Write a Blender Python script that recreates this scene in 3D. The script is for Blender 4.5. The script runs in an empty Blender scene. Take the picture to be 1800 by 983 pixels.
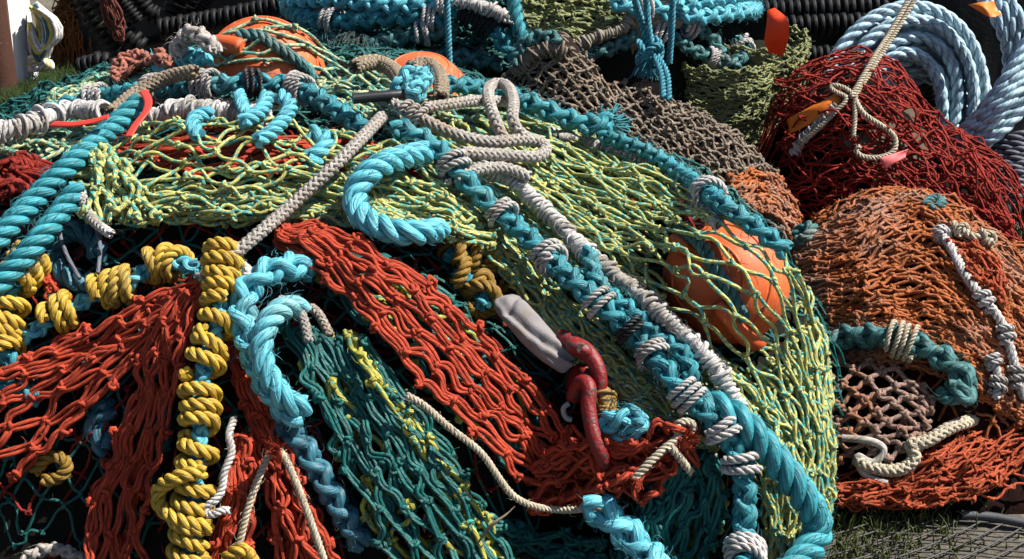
import bpy, math, random
import numpy as np
rng = np.random.default_rng(7)
random.seed(7)
PI = math.pi
SC = bpy.context.scene
COL = SC.collection

# ------------------------------------------------------------------ camera
CAM_H, PITCH, FPX = 1.7, math.radians(22.0), 900 / math.tan(math.radians(20.0))
CAM = np.array([0.0, 0.0, CAM_H])
FW = np.array([0, math.cos(PITCH), -math.sin(PITCH)])
UPV = np.array([0, math.sin(PITCH), math.cos(PITCH)])
cam_d = bpy.data.cameras.new('camera')
cam_d.sensor_width = 36
cam_d.lens = 18 / math.tan(math.radians(20.0))
cam_d.clip_end = 400
cam_o = bpy.data.objects.new('camera', cam_d)
COL.objects.link(cam_o)
cam_o.location = (0, 0, CAM_H)
cam_o.rotation_euler = (math.radians(68), 0, 0)
SC.camera = cam_o

def rays(px, py):
    px, py = np.asarray(px, float), np.asarray(py, float)
    d = FW[None] + ((px - 900) / FPX)[:, None] * np.array([1.0, 0, 0]) + ((491.5 - py) / FPX)[:, None] * UPV
    return d / np.linalg.norm(d, axis=1)[:, None]

# ------------------------------------------------------------------ heaps as height fields
def snoise(x, y, s, seed):
    r = np.random.default_rng(seed)
    o = 0
    for k in range(5):
        a = r.uniform(0, 2 * PI); f = s * r.uniform(.6, 1.6); ph = r.uniform(0, 2 * PI)
        o = o + np.sin((x * math.cos(a) + y * math.sin(a)) * f + ph)
    return o / 5

def dome(x, y, lift, cx, cy, rx, ry, h, p=2.4, q=.6, rot=0.0):
    c, s = math.cos(rot), math.sin(rot)
    dx, dy = (x - cx) * c + (y - cy) * s, -(x - cx) * s + (y - cy) * c
    r = np.abs(dx / (rx + lift)) ** p + np.abs(dy / (ry + lift)) ** p
    return np.where(r < 1, (h + lift) * np.maximum(1 - r, 0) ** q, -0.3 * np.minimum(r - 1, 3) + 0 * r)

DENTS = []     # (x, y, sx, sy, depth) world space hollows and bulges of the main heap
def h_main(x, y, l):
    z = dome(x, y, l, -.70, 3.68, 1.25, 1.25, .81, 2.4, .60)
    z = np.maximum(z, dome(x, y, l, .31, 3.35, .51, .80, .62, 2.4, .6, .12))
    z = z + np.where(z > .05, .022 * snoise(x, y, 9, 1) + .012 * snoise(x, y, 22, 2), 0)
    for (a, b, sx, sy, d) in DENTS:
        z = z + d * np.exp(-((x - a) / sx) ** 2 - ((y - b) / sy) ** 2)
    return z
def h_brown(x, y, l):
    z = dome(x, y, l, .33, 4.22, .60, .30, .62, 2.2, .6, -.10)
    z = np.maximum(z, dome(x, y, l, .12, 4.28, .30, .28, .80, 2, .8))
    z = np.maximum(z, dome(x, y, l, .68, 3.98, .22, .28, .36, 2.2, .6))
    return z + np.where(z > .05, .022 * snoise(x, y, 12, 3) + .035 * (.3 - np.abs(snoise(x, y, 10, 26))), 0)
def h_rear(x, y, l):
    z = dome(x, y, l, .02, 5.05, .98, .62, .98, 2.8, .5)
    return z + np.where(z > .05, .03 * snoise(x, y, 10, 4), 0)
def h_orange(x, y, l):
    z = dome(x, y, l, 1.06, 3.45, .44, .62, .50, 2.2, .6)
    z = np.maximum(z, dome(x, y, l, 1.40, 3.40, .37, .55, .38, 2.2, .6))
    return z + np.where(z > .04, .030 * snoise(x, y, 9, 5) + .045 * (.35 - np.abs(snoise(x * 1.5, y * .7, 9, 25))) + .012 * snoise(x, y, 26, 15), 0)
def h_tan(x, y, l):
    return dome(x, y, l, .86, 3.05, .25, .27, .27, 2.4, .55)
def h_red(x, y, l):
    z = dome(x, y, l, 1.12, 4.52, .34, .42, .66, 2.3, .6)
    z = np.maximum(z, dome(x, y, l, 1.36, 4.35, .34, .42, .42, 2.3, .6))
    return z + np.where(z > .05, .03 * snoise(x, y, 12, 6) + .06 * (.3 - np.abs(snoise(x, y, 8, 27))), 0)
def h_thin(x, y, l):
    z = dome(x, y, l, 1.05, 2.93, .46, .20, .13, 2.2, .6, .12)
    z = np.maximum(z, dome(x, y, l, 1.32, 3.22, .24, .20, .17, 2.2, .6))
    return z + np.where(z > .02, .015 * snoise(x, y, 18, 7), 0)
LOBE = (.715, 4.72, .165, .21, .62)
def h_lobe(x, y, l):
    return dome(x, y, l, *LOBE, 2.5, .32)
def h_ground(x, y, l):
    return .012 * snoise(x, y, 3, 8) + .006 * snoise(x, y, 11, 9) + l
HF = dict(M=h_main, B=h_brown, R=h_rear, O=h_orange, T=h_tan, D=h_red, N=h_thin, L=h_lobe, G=h_ground)
SPH = []       # floats carried by the heap: (centre, radius)

def field(p, lift, surf, spheres=True):
    """signed height above the union of the heaps named in surf (negative: inside)"""
    x, y, z = p[..., 0], p[..., 1], p[..., 2]
    h = h_ground(x, y, lift)
    for c in surf:
        h = np.maximum(h, HF[c](x, y, lift))
    f = z - h
    if spheres and 'M' in surf:
        for c, r in SPH:
            f = np.minimum(f, np.linalg.norm(p - c, axis=-1) - r - lift)
    return f

def project(px, py, lift, surf, spheres=True):
    px, py = np.asarray(px, float), np.asarray(py, float)
    lift = np.broadcast_to(np.asarray(lift, float), px.shape)
    D = rays(px, py)
    n = len(px)
    t0, t1 = np.full(n, np.nan), np.full(n, np.nan)
    best, bt = np.full(n, 1e9), np.full(n, 4.0)
    done = np.zeros(n, bool)
    prev = 1.9
    for t in np.arange(1.9, 9.5, .03):
        f = field(CAM + D * t, lift, surf, spheres)
        miss = ~done & (f < best) & (f > 0)
        best[miss] = f[miss]; bt[miss] = t
        hit = ~done & (f <= 0)
        t0[hit], t1[hit] = prev, t
        done |= hit
        prev = t
        if done.all(): break
    a, b = np.where(done, t0, bt), np.where(done, t1, bt)
    for _ in range(9):
        m = (a + b) / 2
        f = field(CAM + D * m[:, None], lift, surf, spheres)
        a, b = np.where(f > 0, m, a), np.where(f > 0, b, m)
    m = (a + b) / 2
    return CAM + D * m[:, None]

def pt(px, py, surf, lift=0.0, spheres=True):
    return project([px], [py], [lift], surf, spheres)[0]

def normals(p, surf, lift=0.0):
    e = .012
    g = np.stack([field(p + e * v, lift, surf) - field(p - e * v, lift, surf) for v in np.eye(3)], -1)
    return g / (np.linalg.norm(g, axis=-1, keepdims=True) + 1e-9)

# ------------------------------------------------------------------ mesh collecting
class MB:
    def __init__(s): s.v, s.lo, s.lt, s.uv, s.rn, s.n = [], [], [], [], [], 0
    def add(s, v, faces, uv, rn):
        """faces (F,k) index array, uv (F,k,2), rn per vertex"""
        v = np.asarray(v, np.float32).reshape(-1, 3)
        faces = np.asarray(faces, np.int32)
        s.v.append(v); s.lo.append((faces + s.n).ravel()); s.lt.append(np.full(len(faces), faces.shape[1], np.int32))
        s.uv.append(np.asarray(uv, np.float32).reshape(-1, 2)); s.rn.append(np.broadcast_to(np.asarray(rn, np.float32), (len(v),)))
        s.n += len(v)
    def build(s, name, mat, parent=None, smooth=True):
        me = bpy.data.meshes.new(name)
        v, lo, lt = np.concatenate(s.v), np.concatenate(s.lo), np.concatenate(s.lt)
        me.vertices.add(len(v)); me.vertices.foreach_set('co', v.ravel())
        me.loops.add(len(lo)); me.loops.foreach_set('vertex_index', lo)
        me.polygons.add(len(lt)); st = np.concatenate([[0], np.cumsum(lt)[:-1]]).astype(np.int32)
        me.polygons.foreach_set('loop_start', st); me.polygons.foreach_set('loop_total', lt)
        me.polygons.foreach_set('use_smooth', np.full(len(lt), smooth))
        ul = me.uv_layers.new(name='UVMap'); ul.data.foreach_set('uv', np.concatenate(s.uv).ravel())
        at = me.attributes.new('rnd', 'FLOAT', 'POINT'); at.data.foreach_set('value', np.concatenate(s.rn))
        me.update(); me.validate()
        me.materials.append(mat)
        o = bpy.data.objects.new(name, me); COL.objects.link(o)
        if parent is not None: o.parent = parent
        return o

def tag(o, label, cat=None, group=None, kind=None):
    o['label'] = label
    if cat: o['category'] = cat
    if group: o['group'] = group
    if kind: o['kind'] = kind
    return o
def empty(name, label, cat, group=None):
    o = bpy.data.objects.new(name, None); COL.objects.link(o); o.empty_display_size = .05
    return tag(o, label, cat, group)

def unit(v): return v / (np.linalg.norm(v, axis=-1, keepdims=True) + 1e-12)

def frames(P, ref=None):
    """P (S,N,3): tangents and parallel transported normals"""
    T = unit(np.gradient(P, axis=1))
    if ref is None:
        ref = np.broadcast_to(np.array([.31, .42, .85]), T[:, 0].shape)
    n = ref - (ref * T[:, 0]).sum(-1, keepdims=True) * T[:, 0]
    Ns = np.empty_like(P)
    n = unit(n); Ns[:, 0] = n
    for i in range(1, P.shape[1]):
        n = unit(n - (n * T[:, i]).sum(-1, keepdims=True) * T[:, i]); Ns[:, i] = n
    return T, Ns, np.cross(T, Ns)

def tubes(mb, P, rad, k=6, rn=None, cap=False, flat=1.0, ref=None):
    P = np.asarray(P, float)
    if P.ndim == 2: P = P[None]
    S, N, _ = P.shape
    T, A, B = frames(P, ref)
    rad = np.broadcast_to(np.asarray(rad, float), (S, N)) if np.ndim(rad) != 1 or len(np.atleast_1d(rad)) != N else np.broadcast_to(rad, (S, N))
    an = np.arange(k) * 2 * PI / k
    V = P[:, :, None] + rad[:, :, None, None] * (np.cos(an)[None, None, :, None] * A[:, :, None] * flat + np.sin(an)[None, None, :, None] * B[:, :, None])
    L = np.concatenate([np.zeros((S, 1)), np.cumsum(np.linalg.norm(np.diff(P, axis=1), axis=-1), 1)], 1)
    idx = np.arange(S * N * k).reshape(S, N, k)
    nx = np.roll(idx, -1, 2)
    F = np.stack([idx[:, :-1], nx[:, :-1], nx[:, 1:], idx[:, 1:]], -1).reshape(-1, 4)
    u = np.broadcast_to(L[:, :, None], (S, N, k))
    v0 = np.broadcast_to(np.arange(k) / k, (S, N, k)); v1 = v0 + 1 / k
    UV = np.stack([np.stack([u[:, :-1], v0[:, :-1]], -1), np.stack([u[:, :-1], v1[:, :-1]], -1),
                   np.stack([u[:, 1:], v1[:, 1:]], -1), np.stack([u[:, 1:], v0[:, 1:]], -1)], -2).reshape(-1, 4, 2)
    if rn is None: rn = rng.random(S)
    R = np.broadcast_to(np.asarray(rn, float).reshape(-1, 1), (S, N * k)) if np.ndim(rn) else np.full((S, N * k), rn)
    mb.add(V, F, UV, R.ravel())
    if cap:
        for s in range(S):
            for e, o in ((0, -1), (N - 1, 1)):
                f = idx[s, e][::o][None] if o == -1 else idx[s, e][None]
                c = V[s, e]
                mb.add(c, np.arange(k)[None] if o == 1 else np.arange(k)[::-1][None], np.zeros((1, k, 2)), float(np.ravel(rn)[min(s, np.size(rn) - 1)]))

def crom(C, n):
    """Catmull-Rom through the rows of C at n even steps"""
    C = np.asarray(C, float)
    m = len(C)
    if m == 2:
        t = np.linspace(0, 1, n)[:, None]; return C[0] * (1 - t) + C[1] * t
    E = np.vstack([2 * C[0] - C[1], C, 2 * C[-1] - C[-2]])
    d = np.concatenate([[0], np.cumsum(np.linalg.norm(np.diff(C[:, :2], axis=0), axis=1) + 1e-6)])
    s = np.linspace(0, d[-1], n)
    i = np.clip(np.searchsorted(d, s, 'right') - 1, 0, m - 2)
    t = ((s - d[i]) / (d[i + 1] - d[i]))[:, None]
    p0, p1, p2, p3 = E[i], E[i + 1], E[i + 2], E[i + 3]
    return .5 * (2 * p1 + (p2 - p0) * t + (2 * p0 - 5 * p1 + 4 * p2 - p3) * t ** 2 + (3 * p1 - p0 - 3 * p2 + p3) * t ** 3)

def resample(P, step):
    d = np.concatenate([[0], np.cumsum(np.linalg.norm(np.diff(P, axis=0), axis=1))])
    n = max(4, int(d[-1] / step) + 1)
    s = np.linspace(0, d[-1], n)
    return np.stack([np.interp(s, d, P[:, i]) for i in range(3)], 1)

def smooth(P, it):
    P = P.copy()
    for _ in range(it):
        P[1:-1] = .25 * P[:-2] + .5 * P[1:-1] + .25 * P[2:]
    return P

def trace(pts, surf, lift, step=.006, it=30, spheres=True):
    """photo line -> 3-D line lying on the heap; points are (x, y) or (x, y, own lift)"""
    C = np.array([(p[0], p[1], p[2] if len(p) > 2 else lift) for p in pts], float)
    n = max(20, int(np.linalg.norm(np.diff(C[:, :2], axis=0), axis=1).sum() / 5))
    D = crom(C, n)
    P = project(D[:, 0], D[:, 1], D[:, 2], surf, spheres)
    # a line cannot jump in depth: limit the change of distance along it
    P = smooth(P, it)
    return resample(P, step)

# ------------------------------------------------------------------ ropes
def offset_paths(P, X, Y, ref=np.array([0, -.45, .9])):
    """X, Y (S,N) offsets across P in a frame whose normal leans to ref"""
    T = unit(np.gradient(P, axis=0))
    n = ref - (ref * T).sum(-1, keepdims=True) * T
    bad = np.linalg.norm(n, axis=1) < .15
    n[bad] = n[bad] + .2 * np.array([1.0, 0, 0])
    n = smooth(unit(n), 6); n = unit(n - (n * T).sum(-1, keepdims=True) * T)
    b = np.cross(T, n)
    return P[None] + X[..., None] * b[None] + Y[..., None] * n[None]

def arclen(P):
    return np.concatenate([[0], np.cumsum(np.linalg.norm(np.diff(P, axis=0), axis=1))])

def laid(mb, P, R, pitch=1.9, k=10, hand=-1, strands=3, tight=False):
    P = resample(P, R * .16)
    s = arclen(P)
    th = hand * 2 * PI * s / (pitch * 2 * R) + rng.uniform(0, 6)
    ph = np.arange(strands)[:, None] * 2 * PI / strands
    ro = R * .565 if strands == 3 else R * .58
    rs = R * .455 if strands == 3 else R * .45
    if tight: ro, rs = R * .50, R * .50
    Q = offset_paths(P, ro * np.cos(th + ph), ro * np.sin(th + ph))
    tubes(mb, Q, rs, k, rng.random(strands), cap=True)
    return P

def plait(mb, P, R, pitch=2.2, k=10, pair=False):
    """eight strand plait: two pairs each way round"""
    R = R * .80
    P = resample(P, R * .15)
    s = arclen(P)
    w = 2 * PI * s / (pitch * 2 * R)
    rs = R * (.30 if pair else .45)
    for hand in (1, -1):
        for j in range(2):
            th = hand * w + j * PI + PI / 4
            rad = R * .60 + hand * R * .20 * np.cos(2 * w)
            for d in ((-.5, .5) if pair else (0,)):
                t2 = th + d * .72
                Q = offset_paths(P, (rad * np.cos(t2))[None], (rad * np.sin(t2) * .92)[None])
                tubes(mb, Q, rs * (1 + .05 * np.sin(s * 31 + j)), k, rng.random(1), cap=True)
    return P

def braid(mb, P, R, n=4, pitch=2.6, k=6):
    """round braid of n strands each way"""
    P = resample(P, R * .22)
    s = arclen(P)
    w = 2 * PI * s / (pitch * 2 * R)
    for hand in (1, -1):
        th = hand * w[None] + np.arange(n)[:, None] * 2 * PI / n
        rad = R * .78 + hand * R * .13 * np.cos(n * w)[None]
        tubes(mb, offset_paths(P, rad * np.cos(th), rad * np.sin(th)), R * (.42 if n <= 4 else .30), k, rng.random(n))
    tubes(mb, P, R * .62, 6, .1)
    return P

def helix(P, rw, turns_at, jit=.12, squash=1.0, lump=0.0):
    """wrap round P; turns_at is the cumulative number of turns along P"""
    s = np.asarray(turns_at)
    n = int((s[-1] - s[0]) * 22) + 8
    tt = np.linspace(s[0], s[-1], n)
    f = np.interp(tt, s, np.arange(len(P)))
    Q = np.stack([np.interp(f, np.arange(len(P)), P[:, i]) for i in range(3)], 1)
    Q0 = smooth(Q, 3)
    T = unit(np.gradient(Q0, axis=0))
    ref = np.array([0, -.45, .9])
    nn = unit(ref - (ref * T).sum(-1, keepdims=True) * T); bb = np.cross(T, nn)
    a = tt * 2 * PI
    w1 = np.interp(tt, np.arange(s[0] - 1, s[-1] + 2, .5), rng.normal(0, jit, len(np.arange(s[0] - 1, s[-1] + 2, .5))))
    r = rw * (1 + .35 * w1) * (1 + lump * (np.sin(tt * .37 + rw * 900) + .7 * np.sin(tt * .83)))
    return Q + (r * np.cos(a))[:, None] * bb + (r * np.sin(a) * squash)[:, None] * nn + (rw * w1 * np.cos(a * .5))[:, None] * T

def whip(mb, P, R, r, gap=2.2, jit=.25, k=6):
    """cord wound closely round P"""
    P = resample(P, r)
    s = arclen(P)
    h = helix(P, R, s / (gap * r), jit, lump=.11)
    tubes(mb, h, r, k, .5)
    h = helix(P, R * .96, s / (gap * 1.7 * r) + .4, jit * 1.5, lump=.14)
    tubes(mb, h, r, k, .2)

def lash(parent, P, at, R, r, turns, mat, label=None, kind='laid', name='lashing', rise=0.0):
    """a few turns of cord bound round a rope at fraction 'at' of its line"""
    s = arclen(P); c = at * s[-1]
    w = turns * 2.15 * r
    m = (s > c - w / 2 - .004) & (s < c + w / 2 + .004)
    if m.sum() < 4:
        i = min(max(np.searchsorted(s, c), 3), len(P) - 4); m = np.zeros(len(P), bool); m[i - 3:i + 4] = True
    Q = resample(P[m], max(.0015, w / 30))
    h = helix(Q, R + r * .75, np.linspace(0, turns, len(Q)), .10)
    mb = MB()
    if kind == 'laid': laid(mb, h, r, 2.4, 6)
    else: tubes(mb, h, r, 6, .5, cap=True)
    o = mb.build(name, mat, parent)
    if label: o['label'] = label
    return o

def fray(mb, p, d, R, L, n=40):
    d = unit(np.asarray(d, float))
    q = unit(np.cross(d, [0.2, .3, .9])); q2 = np.cross(d, q)
    a, r0 = rng.uniform(0, 2 * PI, n), R * np.sqrt(rng.random(n))
    st = p + (r0 * np.cos(a))[:, None] * q + (r0 * np.sin(a))[:, None] * q2
    sp = rng.uniform(.2, .9, n)
    e = st + d * (L * rng.uniform(.5, 1, n))[:, None] + ((st - p) * sp[:, None]) * L / R * .6 + rng.normal(0, L * .12, (n, 3))
    t = np.linspace(0, 1, 6)[None, :, None]
    mid = (st + e) / 2 + rng.normal(0, L * .1, (n, 3))
    Q = st[:, None] * (1 - t) ** 2 + 2 * mid[:, None] * t * (1 - t) + e[:, None] * t ** 2
    tubes(mb, Q, R * .07, 4, rng.random(n))

def fuzz(mb, P, R, per_m=220, L=.016):
    """stray broken fibres standing off a rope"""
    s = arclen(P); n = int(s[-1] * per_m)
    if n < 2: return
    i = rng.integers(1, len(P) - 1, n); T = unit(np.gradient(P, axis=0))[i]
    d = rng.normal(0, 1, (n, 3)); d = unit(d - (d * T).sum(-1, keepdims=True) * T)
    st = P[i] + d * R * .85
    e = st + d * L * rng.uniform(.2, .7, (n, 1)) + T * L * rng.normal(0, .8, (n, 1)) + rng.normal(0, L * .2, (n, 3))
    m = st + d * L * rng.uniform(.3, .7, (n, 1)) + T * L * rng.normal(0, .3, (n, 1))
    t = np.linspace(0, 1, 5)[None, :, None]
    tubes(mb, st[:, None] * (1 - t) ** 2 + 2 * m[:, None] * t * (1 - t) + e[:, None] * t ** 2, np.array([.0008, .0007, .0006, .0005, .0003])[None].repeat(n, 0), 3, rng.random(n))

# ------------------------------------------------------------------ nets
def grid_eval(rows, u, v):
    """rows: list of photo lines (x, y[, lift]); u along a row, v from the first row to the last"""
    K = 60
    G = np.stack([crom([(p[0], p[1], p[2] if len(p) > 2 else np.nan) for p in r] if False else
                       [(p[0], p[1], p[2] if len(p) > 2 else 0.0) for p in r], K) for r in rows])     # (R,K,3)
    R = len(rows)
    fu = np.clip(u, 0, 1) * (K - 1); iu = np.clip(fu.astype(int), 0, K - 2); tu = (fu - iu)[:, None]
    fv = np.clip(v, 0, 1) * (R - 1); iv = np.clip(fv.astype(int), 0, max(R - 2, 0)); tv = (fv - iv)[:, None]
    def row(i):
        i = np.clip(i, 0, R - 1); return G[i, iu] * (1 - tu) + G[i, iu + 1] * tu
    p1, p2 = row(iv), row(iv + 1)
    p0 = np.where((iv > 0)[:, None], row(iv - 1), 2 * p1 - p2)
    p3 = np.where((iv < R - 2)[:, None], row(iv + 2), 2 * p2 - p1)
    t = tv
    return .5 * (2 * p1 + (p2 - p0) * t + (2 * p0 - 5 * p1 + 4 * p2 - p3) * t ** 2 + (3 * p1 - p0 - 3 * p2 + p3) * t ** 3)

def knot_tubes(mb, C, size, r, k=5, n=15, rn=None):
    t = np.linspace(0, 2 * PI, n)
    K = np.stack([np.sin(t) + 2 * np.sin(2 * t), np.cos(t) - 2 * np.cos(2 * t), -1.5 * np.sin(3 * t)], 1) / 3
    M = rng.normal(0, 1, (len(C), 3, 3))
    a = unit(M[:, 0]); b = unit(M[:, 1] - (M[:, 1] * a).sum(-1, keepdims=True) * a); c = np.cross(a, b)
    Rm = np.stack([a, b, c], -1)
    s = size * rng.uniform(.85, 1.2, len(C))
    Q = C[:, None] + s[:, None, None] * np.einsum('nij,pj->npi', Rm, K)
    tubes(mb, Q, r, k, rng.random(len(C)) if rn is None else rn)

def lattice(nu, nv):
    ids, uv = {}, []
    for i in range(nu + 1):
        for j in range(nv + 1 - (i % 2)):
            ids[i, j] = len(uv); uv.append((i / nu, (j + .5 * (i % 2)) / nv))
    E = []
    for i in range(nu):
        for j in range(nv + 1 - (i % 2)):
            for jj in ((j - 1, j) if i % 2 == 0 else (j, j + 1)):
                if (i + 1, jj) in ids: E.append((ids[i, j], ids[i + 1, jj]))
    return np.array(uv), np.array(E)

def net_layer(mb, fn, nu, nv, tw, surf, lift=0.0, jit=.25, liftj=.006, slack=1.08, double=False, knots=1.0, k=6, seg=9,
              warp=.3, mask=None, drop=0.0, bmax=.28, push=True, kn=15, loose=.35, pull=.5, hairs=.9):
    jit = jit * .75
    """one sheet of knotted diamond mesh; fn(u, v) -> world points"""
    uv, E = lattice(nu, nv)
    u, v = uv[:, 0].copy(), uv[:, 1].copy()
    a, b = rng.uniform(0, 100, 2)
    du, dv = 1 / nu, 1 / nv
    u += du * (warp * snoise(u * 9 + a, v * 5, 1.0, int(a * 7)) + jit * rng.normal(0, .6, len(u)))
    v += dv * (warp * snoise(u * 9, v * 5 + b, 1.0, int(b * 7)) + jit * rng.normal(0, .6, len(u)))
    P, X = fn(u, v)
    N = normals(P, surf)
    P = P + N * (rng.normal(0, liftj, len(P)) + liftj * .5)[:, None]
    keep = rng.random(len(E)) >= drop
    if mask is not None: keep &= mask(X[E[:, 0]]) & mask(X[E[:, 1]])
    E = E[keep]
    if len(E) == 0: return
    p, q = P[E[:, 0]], P[E[:, 1]]
    d = np.linalg.norm(q - p, axis=1)
    good = d < np.median(d) * 4
    E, p, q, d = E[good], p[good], q[good], d[good]
    Lb = np.quantile(d, .7) * slack
    amp = np.minimum(.42 * np.sqrt(np.maximum(Lb ** 2 - d ** 2, 0)) * loose, bmax * Lb)
    nm = unit(N[E[:, 0]] + N[E[:, 1]])
    side = unit(np.cross(q - p, nm))
    t = np.linspace(0, 1, seg)
    s1, s2 = np.sin(PI * t), np.sin(2 * PI * t)
    # strands leave a knot along the pull of the net, side by side
    e0 = unit(q - p)
    uD = np.zeros_like(P); np.add.at(uD, E[:, 0], e0); np.add.at(uD, E[:, 1], e0); uD = unit(uD)
    sd = unit(np.cross(uD, N))
    w2 = tw * (.75 if not double else 1.5)
    p = p + sd[E[:, 0]] * (np.sign(((q - p) * sd[E[:, 0]]).sum(1)) * w2)[:, None]
    q = q + sd[E[:, 1]] * (np.sign(((p - q) * sd[E[:, 1]]).sum(1)) * w2)[:, None]
    m0 = d[:, None] * (uD[E[:, 0]] * pull + e0 * (1 - pull)); m1 = d[:, None] * (uD[E[:, 1]] * pull + e0 * (1 - pull))
    h = [(2 * t ** 3 - 3 * t ** 2 + 1), (t ** 3 - 2 * t ** 2 + t), (-2 * t ** 3 + 3 * t ** 2), (t ** 3 - t ** 2)]
    base = sum(v[:, None] * hh[None, :, None] for v, hh in zip((p, m0, q, m1), h))
    dirn = side * rng.normal(0, .8, len(E))[:, None] + nm * np.abs(rng.normal(0, .35, len(E)))[:, None] + np.array([0, 0, -.15])
    Bv = (side * rng.normal(0, .05, len(E))[:, None] + nm * rng.normal(0, .03, len(E))[:, None]) * Lb
    for c in ((-1, 1) if double else (0,)):
        dv_ = rng.normal(0, .02, (len(E), 1)) * Lb * side if c else 0
        Q = base + (amp[:, None] * dirn + dv_)[:, None] * s1[None, :, None] + Bv[:, None] * s2[None, :, None]
        if c:
            Q = Q + (c * side * tw * 1.08)[:, None] * (.6 + .4 * s1)[None, :, None] + (c * nm * tw * rng.uniform(-.5, .5, len(E))[:, None])[:, None] * s1[None, :, None]
        if push:
            f = field(Q, lift * .0 + tw * .9, surf)
            Q = Q + np.where(f < 0, np.minimum(-f, .05), 0)[..., None] * nm[:, None]
        tubes(mb, Q, tw, k, rng.random(len(E)))
    if hairs:
        nh = int(len(E) * hairs); ii = rng.integers(0, len(E), nh); tt_ = rng.random(nh)[:, None]
        st = Q[ii, rng.integers(0, seg, nh)]
        dd = unit(nm[ii] * .6 + rng.normal(0, .6, (nh, 3))); L_ = rng.uniform(.006, .022, (nh, 1))
        e_ = st + dd * L_ + rng.normal(0, .005, (nh, 3)); m_ = st + dd * L_ * .6 + rng.normal(0, .004, (nh, 3)); t5 = np.linspace(0, 1, 5)[None, :, None]
        tubes(mb, st[:, None] * (1 - t5) ** 2 + 2 * m_[:, None] * t5 * (1 - t5) + e_[:, None] * t5 ** 2, np.array([.0009, .0008, .0007, .0006, .0004])[None].repeat(nh, 0), 3, rng.random(nh))
    if knots:
        ui = np.unique(E)
        knot_tubes(mb, P[ui], tw * (1.8 if not double else 2.3) * knots, tw * (.95 if not double else 1.05), 5, kn)

def photo_fn(rows, surf, lift, spheres=True):
    def fn(u, v):
        X = grid_eval(rows, u, v)
        return project(X[:, 0], X[:, 1], X[:, 2] + lift, surf, spheres), X
    return fn

# ------------------------------------------------------------------ materials
def new_mat(name):
    m = bpy.data.materials.new(name); m.use_nodes = True
    nt = m.node_tree
    return m, nt, nt.nodes['Principled BSDF']
def N_(nt, t, **kw):
    n = nt.nodes.new(t)
    for k, v in kw.items():
        if k.startswith('i_'):
            key = k[2:]
            n.inputs[int(key) if key.isdigit() else key.replace('_', ' ')].default_value = v
        else: setattr(n, k, v)
    return n
def ramp(nt, stops):
    r = nt.nodes.new('ShaderNodeValToRGB')
    e = r.color_ramp.elements
    while len(e) < len(stops): e.new(.5)
    for el, (p, c) in zip(e, stops): el.position = p; el.color = (*c, 1) if len(c) == 3 else c
    return r
def mixc(nt, fac, a, b, mode='MIX'):
    m = nt.nodes.new('ShaderNodeMix'); m.data_type = 'RGBA'; m.blend_type = mode
    for sock, val in ((m.inputs[0], fac), (m.inputs[6], a), (m.inputs[7], b)):
        if hasattr(val, 'is_output'): nt.links.new(val, sock)
        elif isinstance(val, (int, float)): sock.default_value = val
        else: sock.default_value = (*val, 1)
    return m.outputs[2]
def math_(nt, op, a, b=None, c=None):
    m = nt.nodes.new('ShaderNodeMath'); m.operation = op
    for i, val in enumerate((a, b, c)):
        if val is None: continue
        if hasattr(val, 'is_output'): nt.links.new(val, m.inputs[i])
        else: m.inputs[i].default_value = val
    return m.outputs[0]

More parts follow.
